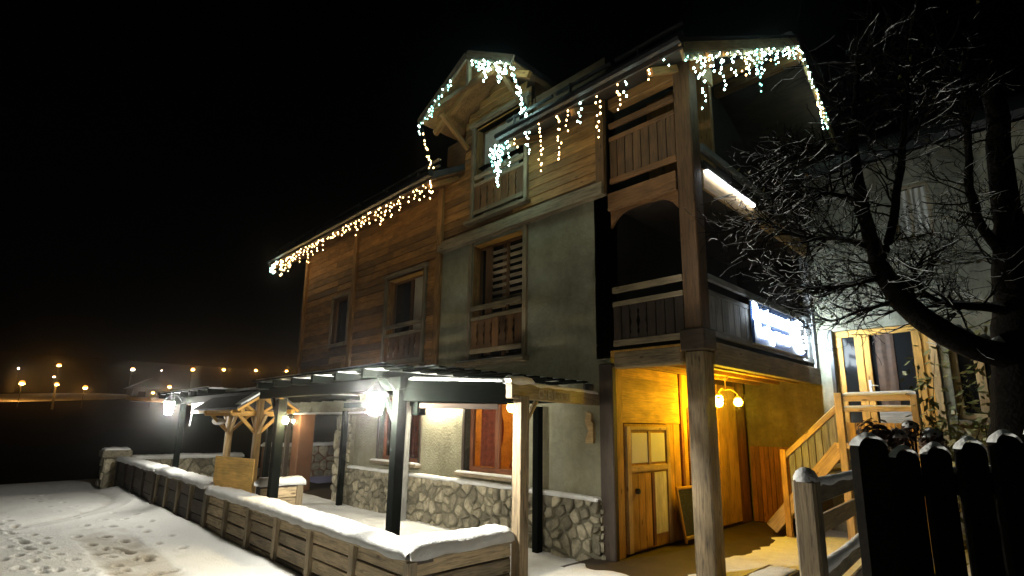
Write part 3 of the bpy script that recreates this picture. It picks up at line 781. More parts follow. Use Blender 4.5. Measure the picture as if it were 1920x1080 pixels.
for lo, hi in (((.34, .0), (.46, 2.0)), ((1.60, 0), (1.70, 2.0)), ((.46, 1.92), (1.60, 2.0)), ((.46, 1.24), (1.60, 1.36))):
    boxo("door_rail", door, "pine_pale", (-1.60, lo[0], lo[1] + .02), (-1.565, hi[0], hi[1]))
for a, b in ((.50, 1.0), (1.08, 1.56)):
    boxo("pane", door, "white_panel", (-1.60, a, 1.40), (-1.585, b, 1.89));  # opaque white painted in for light reflected by the glass
boxo("glazing_bar", door, "pine_pale", (-1.60, 1.0, 1.38), (-1.57, 1.08, 1.92))
for k in range(3): boxo("door_plank", door, "pine", (-1.60, .47 + k * .20, .05), (-1.58, .66 + k * .20, 1.23))
boxo("door_panel", door, "pale_panel", (-1.60, 1.17, .22), (-1.575, 1.56, 1.23)); boxo("door_plank", door, "red_wood", (-1.60, 1.08, .05), (-1.57, 1.16, 1.23))
mb = MB(); mb.lathe((-1.555, .60, .96), [(0, -.05), (.04, -.04), (.05, 0), (.04, .04), (0, .05)], 10); mb.build("door_knob", "black_metal", door)

# carved bracket on the plaster beside the corner
mb = MB(); pr = [(0, 0), (.16, 0), (.16, .32), (.12, .36), (.12, .48), (.02, .50), (.0, .34), (.07, .2), (.02, .1)]
pts = [(-2.10 + x, z + 1.72) for x, z in pr]; n = len(pts)
mb.v = [V((x, -0.08, z)) for x, z in pts] + [V((x, -0.01, z)) for x, z in pts]; mb.f = [tuple(range(n)), tuple(reversed(range(n, 2 * n)))] + [((k + 1) % n, k, n + k, n + (k + 1) % n) for k in range(n)]
tag(mb.build("carved_bracket", "pine_pale"), "carved pale wooden bracket on plaster wall beside the porch corner", "bracket")

# roof ---------------------------------------------------------------------
def roof_piece(name, x0, x1, y0, y1, mat="roof_sheet", th=0.10, lift=0.0):
    z0, z1 = roof_z(y0) + lift, roof_z(y1) + lift
    mb = MB(); mb.add([(x0, y0, z0), (x1, y0, z0), (x1, y1, z1), (x0, y1, z1), (x0, y0, z0 + th), (x1, y0, z0 + th), (x1, y1, z1 + th), (x0, y1, z1 + th)],
                      [(3, 2, 1, 0), (4, 5, 6, 7), (0, 1, 5, 4), (1, 2, 6, 5), (2, 3, 7, 6), (3, 0, 4, 7)])
    return mb.build(name, mat, chalet)
BY = 2 * RY - EY
for x0, x1, y0, y1 in ((-15.1, -5.62, EY, RY), (-3.45, 0.35, EY, RY), (-5.62, -3.45, 1.2, RY), (-15.1, 0.35, RY, BY)):
    roof_piece("roof_slope", x0, x1, y0, y1, th=.14, lift=.14)
    roof_piece("soffit_boards", x0 + .02, x1 - .02, y0 + (.03 if y0 < RY else 0), y1 - (0 if y0 < RY else .03), "dark_wood" if x1 > 0 else "honey_dark", th=.03, lift=.10)
for x0, x1 in ((-15.12, -5.60), (-3.47, 0.37)):
    beam("eave_board", chalet, "dark_wood", (x0, EY - .02, EZ + .18), (x1, EY - .02, EZ + .18), .04, .20)
    mb = MB(); mb.tube([(x0, EY - .10, EZ + .20), (x1, EY - .10, EZ + .20)], .07, 8); mb.build("gutter", "black_metal", chalet)
    for k in range(int((x1 - x0) / 1.5) + 1):
        xx = x0 + .25 + k * 1.5
        if xx < x1: beam("rafter_end", chalet, "honey", (xx, EY + .05, EZ + .03), (xx, 0.0, roof_z(0.0)), .10, .12)
    for d, h in ((.18, .30), (.18, .46)):
        n = int((x1 - x0) / 1.1)
        for k in range(n):
            a = x0 + (x1 - x0) * k / n; b = x0 + (x1 - x0) * (k + .93) / n
            mb = MB(); mb.tube([(a, EY + d, EZ + SL * d + h + .1), (b, EY + d, EZ + SL * d + h + .1)], .035, 6); mb.build("snow_guard", "grey_metal", chalet)
    for k in range(int((x1 - x0) / 1.4) + 1):
        xx = x0 + .2 + k * 1.4
        if xx < x1: beam("guard_bracket", chalet, "grey_metal", (xx, EY + .18, EZ + .25), (xx, EY + .18, EZ + .72), .03, .06)
# bargeboards at the gable end and struts
for x in (0.33, -15.08):
    beam("bargeboard", chalet, "pine_pale" if x > 0 else "honey", (x, EY, EZ + .06), (x, RY, roof_z(RY) + .06), .05, .26); beam("bargeboard", chalet, "pine_pale" if x > 0 else "honey", (x, RY, roof_z(RY) + .06), (x, BY, EZ + .06), .05, .26)
beam("purlin", chalet, "honey", (-1.6, 0.15, 7.74), (0.33, 0.15, 7.74), .18, .2); beam("purlin", chalet, "honey", (-1.6, RY, 10.25), (0.33, RY, 10.25), .2, .24); beam("purlin", chalet, "honey", (-1.6, 2.4, 9.0), (0.33, 2.4, 9.0), .18, .2)
boxo("brace_board", chalet, "pine_pale", (0.02, 0.25, 7.66), (0.06, 0.75, 7.95))
roof_snow = snow_cap("roof_snow", chalet, (-3.2, RY, roof_z(RY) + .27), (0.3, RY, roof_z(RY) + .27), .35, .10, 4)

# dormer ---------------------------------------------------------------------
DX, DP, DY, DB, DHL, DHR = -4.46, 9.76, -0.95, 8.90, 1.72, 1.42
for s in (-1, 1):
    e = DX + (DHR if s > 0 else -DHL)
    mb = MB(); th = .12
    mb.add([(DX, DY, DP), (e, DY, DB), (e, 3.4, DB), (DX, 3.4, DP), (DX, DY, DP + th), (e, DY, DB + th), (e, 3.4, DB + th), (DX, 3.4, DP + th)], [(0, 1, 2, 3), (7, 6, 5, 4), (1, 0, 4, 5), (2, 1, 5, 6), (3, 2, 6, 7), (0, 3, 7, 4)])
    mb.build("dormer_roof", "roof_sheet", chalet)
    mb = MB(); mb.add([(DX, DY + .02, DP - .035), (e - s * .02, DY + .02, DB - .02), (e - s * .02, 3.3, DB - .02), (DX, 3.3, DP - .035)], [(0, 1, 2, 3)]); mb.build("dormer_soffit", "honey", chalet)
    beam("dormer_bargeboard", chalet, "weathered", (DX, DY - .02, DP - .02), (e, DY - .02, DB - .02), .05, .20)
    beam("dormer_rafter", chalet, "honey", (DX, -0.5, DP - .14), (e, -0.5, DB - .10), .10, .14)
    mb = MB(); xx = -4.42 + s * 1.05
    mb.add([(xx, 0, 7.5), (xx, 2.8, 7.5), (xx, 2.8, 9.2), (xx, 0, 9.2)], [(0, 1, 2, 3)]); mb.build("dormer_cheek", "honey_dark", chalet)
    beam("dormer_strut", chalet, "honey", (DX + s * 1.0, -0.05, 8.3), (DX + s * 1.0, DY + .1, 8.85), .09, .10)
beam("king_post", chalet, "weathered", (DX, DY + .05, DP - .1), (DX, DY + .05, DP - .72), .09, .09); beam("dormer_collar", chalet, "honey", (DX - 1.2, DY + .06, DB + .16), (DX + 1.0, DY + .06, DB + .16), .09, .12)
# ------------------------------------------------------------------ annex on the right
annex = thing("annex_building", (3.0, 5.3, -0.1), "pale rendered annex with a wooden glazed door behind the bare tree", "building")
ad, aw, au, al = (0.30, 1.88, 1.78, 4.02), (2.15, 2.95, 2.2, 3.66), (1.60, 2.22, 5.68, 6.85), (4.1, 5.2, 2.2, 3.7)
slab_wall("wall", annex, "annex_plaster", 'y', 5.30, 0.0, 9.0, -0.3, 7.5, [ad, aw, au, al])
slab_wall("loggia_end_wall", annex, "loggia_shade", 'y', 5.30, -1.62, 0.0, 3.1, 7.4, [])  # same plane as the annex wall, shade painted in as near-black
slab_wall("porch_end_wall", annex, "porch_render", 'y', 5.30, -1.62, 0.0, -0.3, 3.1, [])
w = window(annex, 'y', 5.30, *ad, 0.14, "pine", fw=.13, mull=0, pane="dark_glass", name="door")
for x0, x1 in ((0.66, 0.80), (0.81, 0.92), (1.62, 1.76)): boxo("stile", w, "pine", (x0, 5.38, 1.85), (x1, 5.47, 3.9))
boxo("handle_plate", w, "white_panel", (0.84, 5.355, 2.72), (0.885, 5.38, 2.98)); beam("handle", w, "white_panel", (0.86, 5.33, 2.88), (1.0, 5.33, 2.86), .02, .02)
boxo("notice", w, "white_panel", (1.17, 5.41, 2.62), (1.27, 5.425, 2.72)); drape(w, 1.0, 1.32, 1.9, 3.9, 5.428, "dead_leaf", .006, 2); boxo("kick_panel", w, "grey_board", (0.95, 5.41, 1.9), (1.55, 5.43, 2.35))
boxo("casing", annex, "black_metal", (0.22, 5.25, 1.75), (0.29, 5.44, 4.05)); boxo("casing", annex, "pine_pale", (1.89, 5.26, 1.75), (2.0, 5.34, 4.05))
for q in (aw, al):
    window(annex, 'y', 5.30, *q, 0.14, "pine_pale", fw=.11, mull=1, pane="dark_glass"); beam("sill", annex, "weathered", (q[0] - .1, 5.25, q[2] - .05), (q[1] + .1, 5.25, q[2] - .05), .2, .08)
w = window(annex, 'y', 5.30, *au, 0.12, "weathered", fw=.07, mull=1, pane="dark_glass"); drape(w, au[0] + .05, au[1] - .05, au[2] + .1, au[3] - .1, 5.39, "curtain", .01, 5)
mb = MB(); mb.add([(-0.3, 4.6, 7.25), (9.3, 4.6, 7.25), (9.3, 9.5, 9.85), (-0.3, 9.5, 9.85), (-0.3, 4.6, 7.41), (9.3, 4.6, 7.41), (9.3, 9.5, 10.01), (-0.3, 9.5, 10.01)], [(3, 2, 1, 0), (4, 5, 6, 7), (0, 1, 5, 4), (1, 2, 6, 5), (2, 3, 7, 6), (3, 0, 4, 7)])
mb.build("roof", "roof_sheet", annex); mb = MB(); mb.box((8.9, 5.35, -0.3), (9.0, 9.4, 7.4)); mb.box((0.5, 5.9, -.2), (8.8, 6.0, 7.4)); mb.build("inner_wall", "dark_wood", annex)
v_boards(annex, "red_wood", 'y', 5.29, -1.58, -0.66, 0.0, 1.60, 9, name="wainscot_board", t=.04)

# stairs and landing
st = thing("wooden_staircase", (0.2, 4.6, 0.0), "wooden outside stairs with slatted railing up to the annex door", "stairs")
boxo("landing", st, "pine_pale", (0.52, 3.95, 1.66), (1.9, 5.28, 1.76))
for k in range(9): beam("step", st, "weathered", (-0.72 + k * .145, 4.05, 0.17 + k * .175), (-0.72 + k * .145, 5.2, 0.17 + k * .175), .24, .05)
beam("stringer", st, "pine_pale", (-0.76, 4.02, 0.1), (0.58, 4.02, 1.70), .05, .24); beam("handrail", st, "pine_pale", (-0.42, 4.0, 1.46), (0.62, 4.0, 2.42), .06, .10)
boxo("post", st, "pine", (-0.48, 3.96, -0.05), (-0.38, 4.06, 1.60)); boxo("post", st, "pine_pale", (0.56, 3.94, -0.05), (0.68, 4.06, 2.66)); boxo("post", st, "pine_pale", (1.70, 3.94, -0.05), (1.80, 4.06, 2.60))
for k in range(7):
    x = -0.28 + k * .125; zb = 0.60 + (x + .36) * 1.2
    boxo("railing_board", st, "grey_board", (x - .055, 4.0, zb), (x + .055, 4.025, 1.42 + (x + .42) * .92))
for z, h in ((2.56, .12), (2.36, .09)): beam("rail", st, "pine_pale", (0.68, 4.0, z), (1.76, 4.0, z), .04, h)
snow_cap("rail_snow", st, (0.70, 4.0, 2.62), (1.78, 4.0, 2.62), .07, .05, 2); snow_cap("rail_snow", st, (0.70, 4.0, 2.405), (1.70, 4.0, 2.405), .05, .02, 5)
for k in range(7): boxo("railing_board", st, "pine", (0.70 + k * .15, 4.0, 1.72), (0.838 + k * .15, 4.025, 2.12))
snow_cap("handrail_snow", st, (-0.40, 4.0, 1.52), (0.58, 4.0, 2.46), .05, .015, 6)

# ------------------------------------------------------------------ terrace walls
def plank_wall(name, label, x0, x1, y, ztop, zbase, bay, rows, mat, post_mat, group=None, snow=True, capw=.40, caph=.12, skirt=None):
    t = thing(name, ((x0 + x1) / 2, y, zbase), label, "wall", group)
    n = max(1, round((x1 - x0) / bay)); w = (x1 - x0) / n; h = (ztop - zbase) / rows
    boxo("core", t, "dark_wood", (x0, y + .06, zbase), (x1, y + .30, ztop - .01), ch=0)
    for k in range(n):
        for r in range(rows):
            z = zbase + h * (r + .5)
            beam("plank", t, mat, (x0 + k * w + .05, y + .035 + random.uniform(-.01, .01), z + random.uniform(-.004, .004)), (x0 + (k + 1) * w - .05, y + .035 + random.uniform(-.01, .01), z), .045, h - .018 - random.uniform(0, .012), roll=random.uniform(-.10, -.02), ch=.006)
    for k in range(n + 1):
        x = x0 + k * w; boxo("post", t, post_mat, (x - .055, y - .045, zbase - .1), (x + .055, y + .06, ztop - .015))
    beam("coping", t, post_mat, (x0, y + .12, ztop), (x1, y + .12, ztop), .34, .05)
    if snow: snow_cap("snow_cap", t, (x0 - .02, y + .12, ztop + .025), (x1 + .02, y + .12, ztop + .025), capw, caph, x0)
    return t
plank_wall("terrace_wall", "long low plank wall with thick snow cap along the street front", -8.30, -1.40, -3.90, 0.62, -0.12, 1.15, 4, "wall_plank", "weathered")
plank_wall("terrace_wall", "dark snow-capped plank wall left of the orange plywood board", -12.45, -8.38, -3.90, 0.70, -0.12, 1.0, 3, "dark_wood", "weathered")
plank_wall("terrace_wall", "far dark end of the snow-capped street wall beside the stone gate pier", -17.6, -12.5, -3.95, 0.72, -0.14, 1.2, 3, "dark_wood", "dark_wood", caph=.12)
# return wall at the near end
t = thing("terrace_wall", (-1.36, -3.1, -.1), "short snow-capped return wall at the near corner of the terrace", "wall")
boxo("core", t, "dark_wood", (-1.68, -3.58, -0.12), (-1.45, -2.42, 0.61), ch=0)
for r in range(4):
    z = -0.12 + .185 * (r + .5); beam("plank", t, "wall_plank", (-1.42, -3.84, z), (-1.42, -2.45, z), .045, .165, roll=random.uniform(-.08, .0))
beam("coping", t, "weathered", (-1.53, -3.62, 0.62), (-1.53, -2.42, 0.62), .34, .05); snow_cap("snow_cap", t, (-1.53, -3.93, 0.645), (-1.53, -2.45, 0.645), .42, .15, 12)
# inner divider wall and far boundary walls
def block_wall(label, lo, hi, axis, mat, cap=.08, size=.3, face=None):
    t = thing("boundary_wall", (V(lo) + V(hi)) / 2 - V((0, 0, (hi[2] - lo[2]) / 2)), label, "wall")
    boxo("core", t, mat, lo, hi, ch=.01)
    c = hi[0] if axis == 'x' else lo[1]
    if axis == 'x':
        stones(t, 'x', c, lo[1], hi[1], lo[2], hi[2] - .02, size, proud=.03); m = (lo[0] + hi[0]) / 2
        snow_cap("snow_cap", t, (m, lo[1] - .03, hi[2]), (m, hi[1] + .03, hi[2]), (hi[0] - lo[0]) + .16, cap, lo[1])
    return t
block_wall("low stone wall closing the far left end of the terrace", (-19.3, -3.7, -0.2), (-19.0, 0.2, 0.66), 'x', "mortar", .14)
block_wall("taller stone wall behind the brown pillar, snow on top", (-17.4, 0.3, -0.2), (-17.0, 4.6, 1.10), 'x', "brown_render", .12)
t = thing("divider_wall", (-6.6, -3.2, -.1), "short snow-capped wooden wall running inward from the kiosk board", "wall")
boxo("core", t, "dark_wood", (-6.82, -3.55, -.12), (-6.60, -2.80, .88), ch=0)
for r in range(5): beam("plank", t, "wall_plank", (-6.58, -3.56, -.02 + r * .19), (-6.58, -2.92, -.02 + r * .19), .03, .175)
boxo("post", t, "weathered", (-6.66, -2.92, -.12), (-6.55, -2.80, .9)); snow_cap("snow_cap", t, (-6.7, -3.58, .88), (-6.7, -2.76, .88), .34, .13, 31)
# stone gate pier at the far end
t = thing("gate_pier", (-18.6, -4.0, -.1), "stone gate pier with snowy cap where the street wall ends", "pier")
boxo("core", t, "mortar", (-18.95, -4.2, -.2), (-18.35, -3.6, .75), ch=.02); stones(t, 'x', -18.35, -4.2, -3.6, -.15, .74, .22); stones(t, 'y', -4.2, -18.95, -18.35, -.15, .74, .22)
boxo("cap_stone", t, "stone", (-19.05, -4.3, .76), (-18.25, -3.5, 1.0), ch=.04); snow_cap("snow_cap", t, (-18.65, -4.25, 1.0), (-18.65, -3.55, 1.0), .7, .08, 5)
tp = sheet("blue_lit_snow", -18.6, -14.7, 1.3, 3.9, -0.06, "blue_lit_snow", .3, .02, kind="thing"); tag(tp, "flat snow patch behind the brown pillar, blue light painted into its colour", "snow patch")  # snow patch; the blue light on it is painted in

# ------------------------------------------------------------------ pergola
pg = thing("pergola", (-7, -2, -.1), "dark timber pergola with snowy rafters covering the terrace", "pergola")
for x, y, z0, z1, w_, m in ((-2.30, -3.55, 0.0, 2.42, .13, "green_wood"), (-6.05, -3.55, 0.0, 2.38, .14, "green_wood"), (-12.5, -3.55, 0.0, 2.41, .12, "green_wood"), (-7.07, -0.28, -.12, 2.5, .13, "grey_board"),
                            (-9.95, -0.32, -.12, 2.3, .13, "green_wood"), (-3.00, -0.26, -.12, 2.32, .13, "green_wood"), (-1.32, -2.38, -.12, 2.36, .15, "post_wood"), (-10.9, -1.9, -.12, 2.4, .12, "green_wood"), (-12.2, -0.9, -.12, 2.4, .12, "dark_wood")):
    boxo("post", pg, m, (x - w_ / 2, y - w_ / 2, z0), (x + w_ / 2, y + w_ / 2, z1))
beam("front_beam", pg, "green_wood", (-14.2, -3.55, 2.49), (-2.22, -3.55, 2.49), .12, .16); beam("corner_beam", pg, "green_wood", (-2.28, -3.50, 2.40), (-1.36, -2.52, 2.40), .12, .26)
beam("corner_beam", pg, "dark_wood", (-2.20, -3.36, 2.22), (-1.50, -2.61, 2.22), .05, .07)
sgn = beam("side_beam", pg, "weathered", (-1.30, -2.62, 2.42), (-1.88, -0.04, 2.42), .10, .20); beam("back_beam", pg, "green_wood", (-10.2, -0.22, 2.45), (-1.9, -0.22, 2.45), .10, .14)
boxo("bracket_block", pg, "green_wood", (-2.30, -3.38, 2.10), (-2.16, -3.24, 2.44))
for k in range(16):
    x = -2.75 - k * .74
    if -9.2 < x < -6.8: continue
    rf = beam("rafter", pg, "green_wood", (x, -3.85, 2.625), (x, -0.1, 2.625), .07, .11)
    snow_cap("rafter_snow", rf, (x, -3.82, 2.682), (x, -0.3, 2.682), .06, .03, k)
for k in range(13):
    y = -3.78 + k * .29
    for x0, x1 in ((-6.75, -2.2 if y < -3.2 else -1.9), (-14.1, -9.55)):
        sl = beam("slat", pg, "green_wood", (x0, y, 2.70), (x1, y, 2.70), .13, .03)
        snow_cap("slat_snow", sl, (x0 + .1, y, 2.716), (x1 - .1, y, 2.716), .085, .022, k + x0)
for x, y in ((-2.30, -3.55), (-6.05, -3.55)):
    beam("brace", pg, "green_wood", (x - .05, y, 1.98), (x - .42, y, 2.42), .06, .07)
beam("brace", pg, "post_wood", (-1.36, -2.32, 1.95), (-1.46, -1.95, 2.32), .05, .06)
snow_cap("beam_snow", pg, (-2.25, -3.46, 2.535), (-1.40, -2.56, 2.535), .12, .05, 3); snow_cap("beam_snow", pg, (-1.30, -2.66, 2.525), (-1.42, -2.1, 2.525), .14, .08, 5); snow_cap("beam_snow", pg, (-1.42, -2.1, 2.523), (-1.86, -.1, 2.523), .11, .03, 6)
mb = MB(); mb.box((-0.08, 0, -0.14), (0.02, .02, .14))
# black flood lamp housing lying on the side beam
fl = thing("flood_lamp", (-1.80, -0.35, 2.53), "small black unlit floodlight on the beam by the plaster wall", "lamp")
mb = MB(); mb.lathe((-1.80, -0.36, 2.55), [(0, 0), (.07, .0), (.09, .04), (.09, .09), (.07, .11), (0, .12)], 12); mb.build("housing", "black_metal", fl); mb = MB(); mb.lathe((-1.80, -0.36, 2.665), [(.0, .012), (.05, .006), (.06, 0)], 10); mb.build("snow", "snow", fl)

def text_mesh(body, size, ext, mat, parent, mw, name="lettering", bold=0.0):
    cu = bpy.data.curves.new(name, 'FONT'); cu.body = body; cu.size = size; cu.extrude = ext; cu.offset = bold; cu.align_x = 'CENTER'; cu.align_y = 'CENTER'; cu.resolution_u = 3
    tmp = bpy.data.objects.new("tmp_text", cu); COL.objects.link(tmp)
    dg = bpy.context.evaluated_depsgraph_get(); me = bpy.data.meshes.new_from_object(tmp.evaluated_get(dg))
    bpy.data.objects.remove(tmp); bpy.data.curves.remove(cu)
    me.materials.clear(); me.materials.append(MATS[mat]); o = bpy.data.objects.new(name, me)
    return place(o, mw, parent)
d = (V((-1.88, -0.04, 0)) - V((-1.30, -2.62, 0))).normalized(); nrm = V((-d.y, d.x, 0)); nrm = nrm if nrm.x > 0 else -nrm
mw = Matrix((d, V((0, 0, 1)), d.cross(V((0, 0, 1))))).transposed().to_4x4()
if mw.col[2].xyz.dot(nrm) < 0: d = d
text_mesh("CHEVERS  7C", .17, .004, "faded_paint", pg, Matrix.Translation(V((-1.52, -1.55, 2.40)) + nrm * .056) @ mw, bold=.002)

# lanterns
def lantern(loc, label, arm_to, s=1.0, mat="lantern_light"):
    t = thing("wall_lantern", loc, label, "lantern", "white terrace lanterns"); x, y, z = loc
    mb = MB(); r0, r1, h = .062 * s, .088 * s, .22 * s
    mb.lathe(loc, [(r0, 0), (r1, h)], 6); mb.build("glass", mat, t)
    mb = MB()
    for k in range(6):
        a = math.pi / 3 * k; mb.tube([(x + r0 * 1.04 * math.cos(a), y + r0 * 1.04 * math.sin(a), z), (x + r1 * 1.04 * math.cos(a), y + r1 * 1.04 * math.sin(a), z + h)], .006 * s, 4)
    mb.lathe(loc, [(0, -.03 * s), (.03 * s, -.025 * s), (r0 * 1.1, -.002)], 6); mb.build("cage", "black_metal", t)
    mb = MB(); mb.lathe(loc, [(r1 * 1.25, h + .003), (r1 * .8, h + .05 * s), (.03 * s, h + .1 * s), (.012, h + .14 * s), (0, h + .15 * s)], 6); mb.build("roof", "black_metal", t)
    a = V(arm_to); p = V((x, y, z + h + .14 * s)); mb = MB()
    mb.tube([p, p + V((0, 0, .05)), (p + a) / 2 + V((0, 0, .10)), a], .011, 6); mb.build("arm", "black_metal", t)
    return t
lantern((-2.29, -3.89, 2.10), "bright white lantern on the near pergola post above the street wall", (-2.30, -3.60, 2.36), 1.15)
lantern((-11.88, -4.00, 2.14), "bright white lantern on the far left terrace post", (-12.50, -3.55, 2.40), 1.3, "lantern_light_far")
def bulb(loc, top, label, r=.05, mat="small_bulb"):
    t = thing("hanging_bulb", loc, label, "light bulb"); mb = MB(); mb.lathe(loc, [(0, -r * 1.3), (r * .7, -r), (r, 0), (r * .6, r * .9), (r * .35, r * 1.3)], 10); mb.build("glass", mat, t, True)
    mb = MB(); x, y, z = loc; mb.tube([(x, y, z + r * 1.2), (x, y, z + r * 2.4)], r * .42, 8); mb.build("socket", "black_metal", t); mb = MB(); mb.tube([(x, y, z + r * 2.3), top], .006, 5); mb.build("cable", "cable", t)
bulb((-5.87, -3.52, 2.02), (-5.87, -3.52, 2.42), "small hanging bulb on the pergola post beside the kiosk")
bulb((-13.4, -0.28, 2.02), (-13.4, -0.28, 2.26), "tiny hanging bulb in front of the brown pillar", .035)
tl = thing("tube_lamp", (-6.1, -0.14, 2.5), "white tube light on the plaster wall under the pergola beam", "lamp")
boxo("tube", tl, "tube_light", (-6.7, -0.13, 2.46), (-5.5, -0.09, 2.50), ch=.01); boxo("holder", tl, "grey_metal", (-6.74, -0.14, 2.505), (-5.46, -0.0, 2.53))
wp = thing("white_panel", (-11.2, -3.45, 2.1), "white panel hung under the far pergola rafters next to the left lantern", "panel")
boxo("panel", wp, "white_panel", (-11.9, -3.50, 2.16), (-10.6, -3.46, 2.44)); beam("strut", wp, "white_panel", (-11.95, -3.48, 1.85), (-11.85, -3.48, 2.2), .03, .03)

# kiosk shelter with plywood board
ks = thing("wooden_kiosk", (-7.8, -3.0, -.1), "small wooden shelter with snowy dark roof above the plywood board", "kiosk")
KX0, KX1, KY0, KY1, KR = -9.85, -6.95, -3.98, -2.82, -3.40
for x in (-9.15, -7.48):
    boxo("post", ks, "pine_pale", (x - .06, KR - .06, -.1), (x + .06, KR + .06, 2.50))
    for s_ in (-1, 1):
        beam("brace", ks, "pine_pale", (x, KR, 1.74), (x + s_ * .36, KR, 2.12), .06, .06); beam("brace", ks, "pine", (x, KR, 1.74), (x, KR + s_ * .40, 2.14), .06, .06)
        beam("rafter", ks, "pine", (x, KR + s_ * .52, 2.14), (x, KR, 2.52), .07, .08); beam("brace", ks, "pine", (x, KR, 2.12), (x, KR + s_ * .26, 2.30), .05, .05)
    beam("tie_beam", ks, "pine", (x, KR - .5, 2.14), (x, KR + .5, 2.14), .08, .09)
for y in (KR - .46, KR + .46, KR): beam("plate", ks, "pine", (-9.75, y, 2.19 if y != KR else 2.52), (-7.0, y, 2.19 if y != KR else 2.52), .07, .08)
mb = MB()
for ya, yb in ((KY0, KR), (KY1, KR)):
    za, zb_ = 2.20, 2.60
    mb.add([(KX0, ya, za), (KX1, ya, za), (KX1, yb, zb_), (KX0, yb, zb_), (KX0, ya, za + .04), (KX1, ya, za + .04), (KX1, yb, zb_ + .04), (KX0, yb, zb_ + .04)], [(3, 2, 1, 0), (4, 5, 6, 7), (0, 1, 5, 4), (1, 2, 6, 5), (2, 3, 7, 6), (3, 0, 4, 7)])
mb.build("roof", "roof_sheet", ks)
for s_ in (-1, 1): beam("verge_board", ks, "pine", (KX1 - .03, KR + s_ * .56, 2.19), (KX1 - .03, KR, 2.575), .03, .05)
snow_cap("roof_snow", ks, (KX0 + .4, KR, 2.63), (KX1, KR, 2.63), .2, .04, 2); snow_cap("roof_snow", ks, (KX1 - .22, -3.90, 2.29), (KX1 - .2, KR, 2.65), .42, .035, 7)
mb = MB(); n = 14
pts = [(math.cos(2 * math.pi * k / n) * .42, math.sin(2 * math.pi * k / n) * .075) for k in range(n)]
mb.v = [V((-9.1 + a, -3.66, 1.98 + b)) for a, b in pts] + [V((-9.1 + a, -3.62, 1.98 + b)) for a, b in pts]; mb.f = [tuple(range(n)), tuple(reversed(range(n, 2 * n)))] + [((k + 1) % n, k, n + k, n + (k + 1) % n) for k in range(n)]
mb.build("sign_board", "weathered", ks)
pb = beam("plywood_board", None, "plywood", (-8.42, -3.80, 1.005), (-7.02, -3.55, 1.005), .025, .62, ch=.003); tag(pb, "orange plywood board standing on the snowy street wall under the kiosk", "board")

# ------------------------------------------------------------------ porch lamp, chalkboard, sign
pl = thing("porch_chandelier", (-0.92, 2.7, 3.0), "three bulb brass ceiling lamp glowing yellow under the porch", "ceiling lamp")
mb = MB(); mb.lathe((-0.92, 2.7, 2.88), [(0, .08), (.07, .08), (.06, .03), (.012, 0.0), (.012, -.16), (.03, -.18), (0, -.2)], 10); mb.build("stem", "brass", pl, True)
for bx_, by_, bz_ in ((-1.10, 2.80, 2.53), (-0.98, 2.52, 2.45), (-0.74, 2.80, 2.47)):
    mb = MB(); c = V((-0.92, 2.7, 2.70)); e = V((bx_, by_, bz_ + .09)); mb.tube([c, (c + e) / 2 + V((0, 0, .08)), e + V((0, 0, .06)), e], .010, 6); mb.lathe(e, [(.02, .03), (.05, .0), (.05, -.015), (0, -.015)], 8); a = mb.build("arm", "brass", pl, True)
    mb = MB(); r = .078; mb.lathe((bx_, by_, bz_), [(0, -r), (r * .6, -r * .8), (r, -.1 * r), (r * .75, r * .7), (r * .4, r * 1.05), (0, r * 1.05)], 12); mb.build("bulb", "porch_light", pl, True)
cb = thing("chalkboard", (-1.5, 2.2, 0.0), "black chalkboard menu leaning on the porch wall by the door", "chalkboard")
lean = lambda y, z, o=0: V((-1.36 - .16 * z + o, y, z))
for (ya, yb) in ((1.80, 2.12), (2.12, 2.62)):
    mesh_obj("slate", [lean(ya, .14), lean(yb, .14), lean(yb, .90), lean(ya, .90)], [(0, 1, 2, 3)], "slate_board", cb)
beam("frame_bar", cb, "pine", lean(1.78, .92), lean(2.64, .92), .04, .05); beam("frame_bar", cb, "pine_pale", lean(1.78, .10), lean(2.64, .10), .06, .05)
for y in (1.77, 2.65): beam("frame_bar", cb, "pine", lean(y, .02), lean(y, .95), .04, .04)

sg = thing("lit_sign", (0.05, 3.1, 3.4), "glowing white and blue illuminated sign on the balcony above the porch", "sign")
boxo("panel", sg, "sign_blue", (0.0, 1.78, 3.40), (0.05, 4.42, 4.12), ch=.004)
for a, b in (((1.74, 3.38), (4.46, 3.40)), ((1.74, 4.12), (4.46, 4.15))): boxo("frame_bar", sg, "grey_board", (0.0, a[0], a[1]), (0.07, b[0], b[1]))
mwS = Matrix((V((0, 1, 0)), V((0, 0, 1)), V((1, 0, 0)))).transposed().to_4x4()
text_mesh("Restaurant", .40, .012, "sign_light", sg, Matrix.Translation((0.066, 2.60, 3.93)) @ mwS, bold=.010)
boxo("annex_fill_light", sg, "annex_fill", (0.005, 4.42, 3.44), (0.045, 4.432, 4.08), ch=0)  # added strip turned away from the camera, brightens the annex wall
mb = MB()          # second line: cursive lettering too bright to read
pts = []; L_ = 0
for k in range(64):
    t = k / 63; y = 1.86 + 1.55 * t
    a = .075 * math.sin(t * 52); a += .13 * max(0, math.cos((t - .02) * 40)) * (1 if t < .06 else 0); a += .13 * math.exp(-((t - .30) / .02) ** 2) + .13 * math.exp(-((t - .56) / .02) ** 2) + .10 * math.exp(-((t - .8) / .02) ** 2) - .16 * math.exp(-((t - .42) / .02) ** 2)
    pts.append((0.075, y, 3.60 + a))
mb.tube(pts, .026, 6); mb.build("lettering", "sign_light", sg)
mb = MB(); n = 24; c = V((.0, 3.93, 3.76))
ring = [(math.cos(2 * math.pi * k / n) * .42, math.sin(2 * math.pi * k / n) * .34) for k in range(n)]
